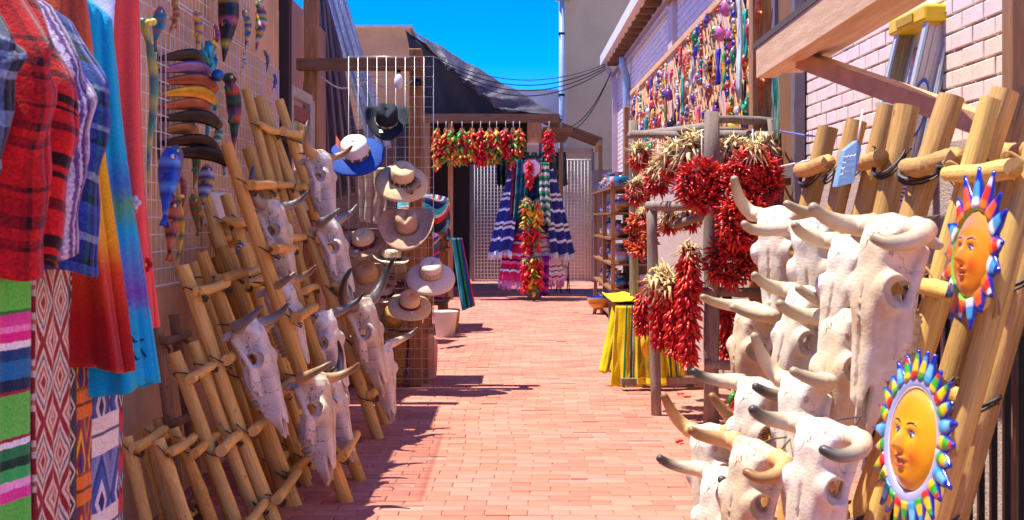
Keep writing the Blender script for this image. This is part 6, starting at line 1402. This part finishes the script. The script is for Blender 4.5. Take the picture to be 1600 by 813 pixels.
def mask_m(L, c1, c2):
    b = MB(); b.ball((0, -.03, 0), (L*.22, .05, L*.32), c1, 14, 10); b.ball((0, -.085, -.02), (L*.04, .025, L*.07), c2, 8, 6)
    for s in (-1, 1): b.ball((s*L*.08, -.075, L*.07), (L*.04, .015, L*.03), (.02, .02, .02), 8, 6); b.tube([(s*L*.12, -.03, L*.26), (s*L*.24, -.03, L*.46)], [L*.05, L*.012], 6, c2)
    b.ball((0, -.07, -L*.15), (L*.08, .02, L*.02), lin(190, 40, 40), 8, 5); return b
KIND = [('gecko', 'lizard'), ('fish', 'fish'), ('bead_string', 'beads'), ('sun_disc', 'sun ornament'), ('streamer', 'streamer'), ('mask', 'mask')]
used = set(); placed = []
random.seed(21)
for i in range(900):
    if len(placed) >= 140: break
    y = 8.35+8.7*random.random()**1.25; z = rnd(1.95, 2.98)
    if any(abs(y-a)/max(1, a*.09) < .12 and abs(z-b_) < .14 for a, b_ in placed): continue
    ki = random.choice([0, 0, 0, 1, 1, 2, 3, 4, 4, 5]); kn, cat = KIND[ki]; ci = random.randrange(12); cn, cc = TC[ci]; c2 = TC[(ci+random.choice([2, 4, 5, 7])) % 12]
    place = ('by the timber post end' if y < 10 else 'in the near half' if y < 12.2 else 'in the far half' if y < 14.8 else 'by the blue downpipe end')
    hgt_ = 'high' if z > 2.65 else 'midway up' if z > 2.3 else 'low'
    lab = '%s and %s %s hung %s %s of the trellis' % (cn, c2[0], kn.replace('_', ' '), hgt_, place)
    if lab in used: continue
    used.add(lab); placed.append((y, z)); L = rnd(.13, .25)
    if ki in (2, 4): L = rnd(.2, .5); z = min(z, 3.0-L*.5); z = max(z, 1.9+L*.4)
    b = {0: lambda: gecko_m(L, [cc, c2[1], cc], rnd(.03, .12), True), 1: lambda: fish_m(L*.8, [cc, c2[1], cc, cc]), 2: lambda: beads_m(L, cc, c2[1]), 3: lambda: sund_m(L, cc, c2[1]), 4: lambda: streamer_m(L, cc, c2[1]), 5: lambda: mask_m(L, cc, c2[1])}[ki]()
    orn(kn, lab, b, clay if ki != 4 else M('ribbon', rough=.6, attr=True, var=.2, scale=30), plane(Vector((WR-.06, y, z)), 1, rnd(-25, 25) if ki in (0, 1) else 0), cat, 'ornaments on the trellis')
# big ornaments at the near end of the trellis and on the post
orn('tin_lizard', 'glossy green ceramic lizard at the low near end of the trellis', gecko_m(.36, [lin(20, 150, 110), lin(40, 170, 130)], .16, True, fat=.10), clay, plane(P(1172, 165, 8.6), 1, 70), 'lizard', 'ornaments on the trellis')
orn('tin_lizard', 'orange tin lizard nailed on the timber post of the trellis', gecko_m(.42, [lin(206, 110, 60), lin(190, 96, 50)], .04, True, fat=.06), tin, plane(P(1196, 125, 7.95), 1, 0), 'lizard', 'ornaments on the trellis')
orn('tin_lizard', 'orange tin lizard high up on the timber post', gecko_m(.40, [lin(206, 110, 60), lin(180, 90, 50)], .05, True, fat=.06), tin, plane(P(1192, 20, 7.95), 1, 0), 'lizard', 'ornaments on the trellis')
orn('streamer', 'long white paper streamer hanging at the near end of trellis', streamer_m(.75, lin(226, 230, 220), lin(210, 220, 214)), M('ribbon', rough=.6, attr=True), plane(P(1160, 70, 8.4), 1, 0), 'streamer', 'ornaments on the trellis')
orn('streamer', 'green and silver wind chime hanging in front of the shutter', streamer_m(.55, lin(40, 150, 140), lin(150, 190, 150)), tin, plane(P(1218, 145, 7.2), 1, 0), 'wind chime', 'ornaments on the trellis')
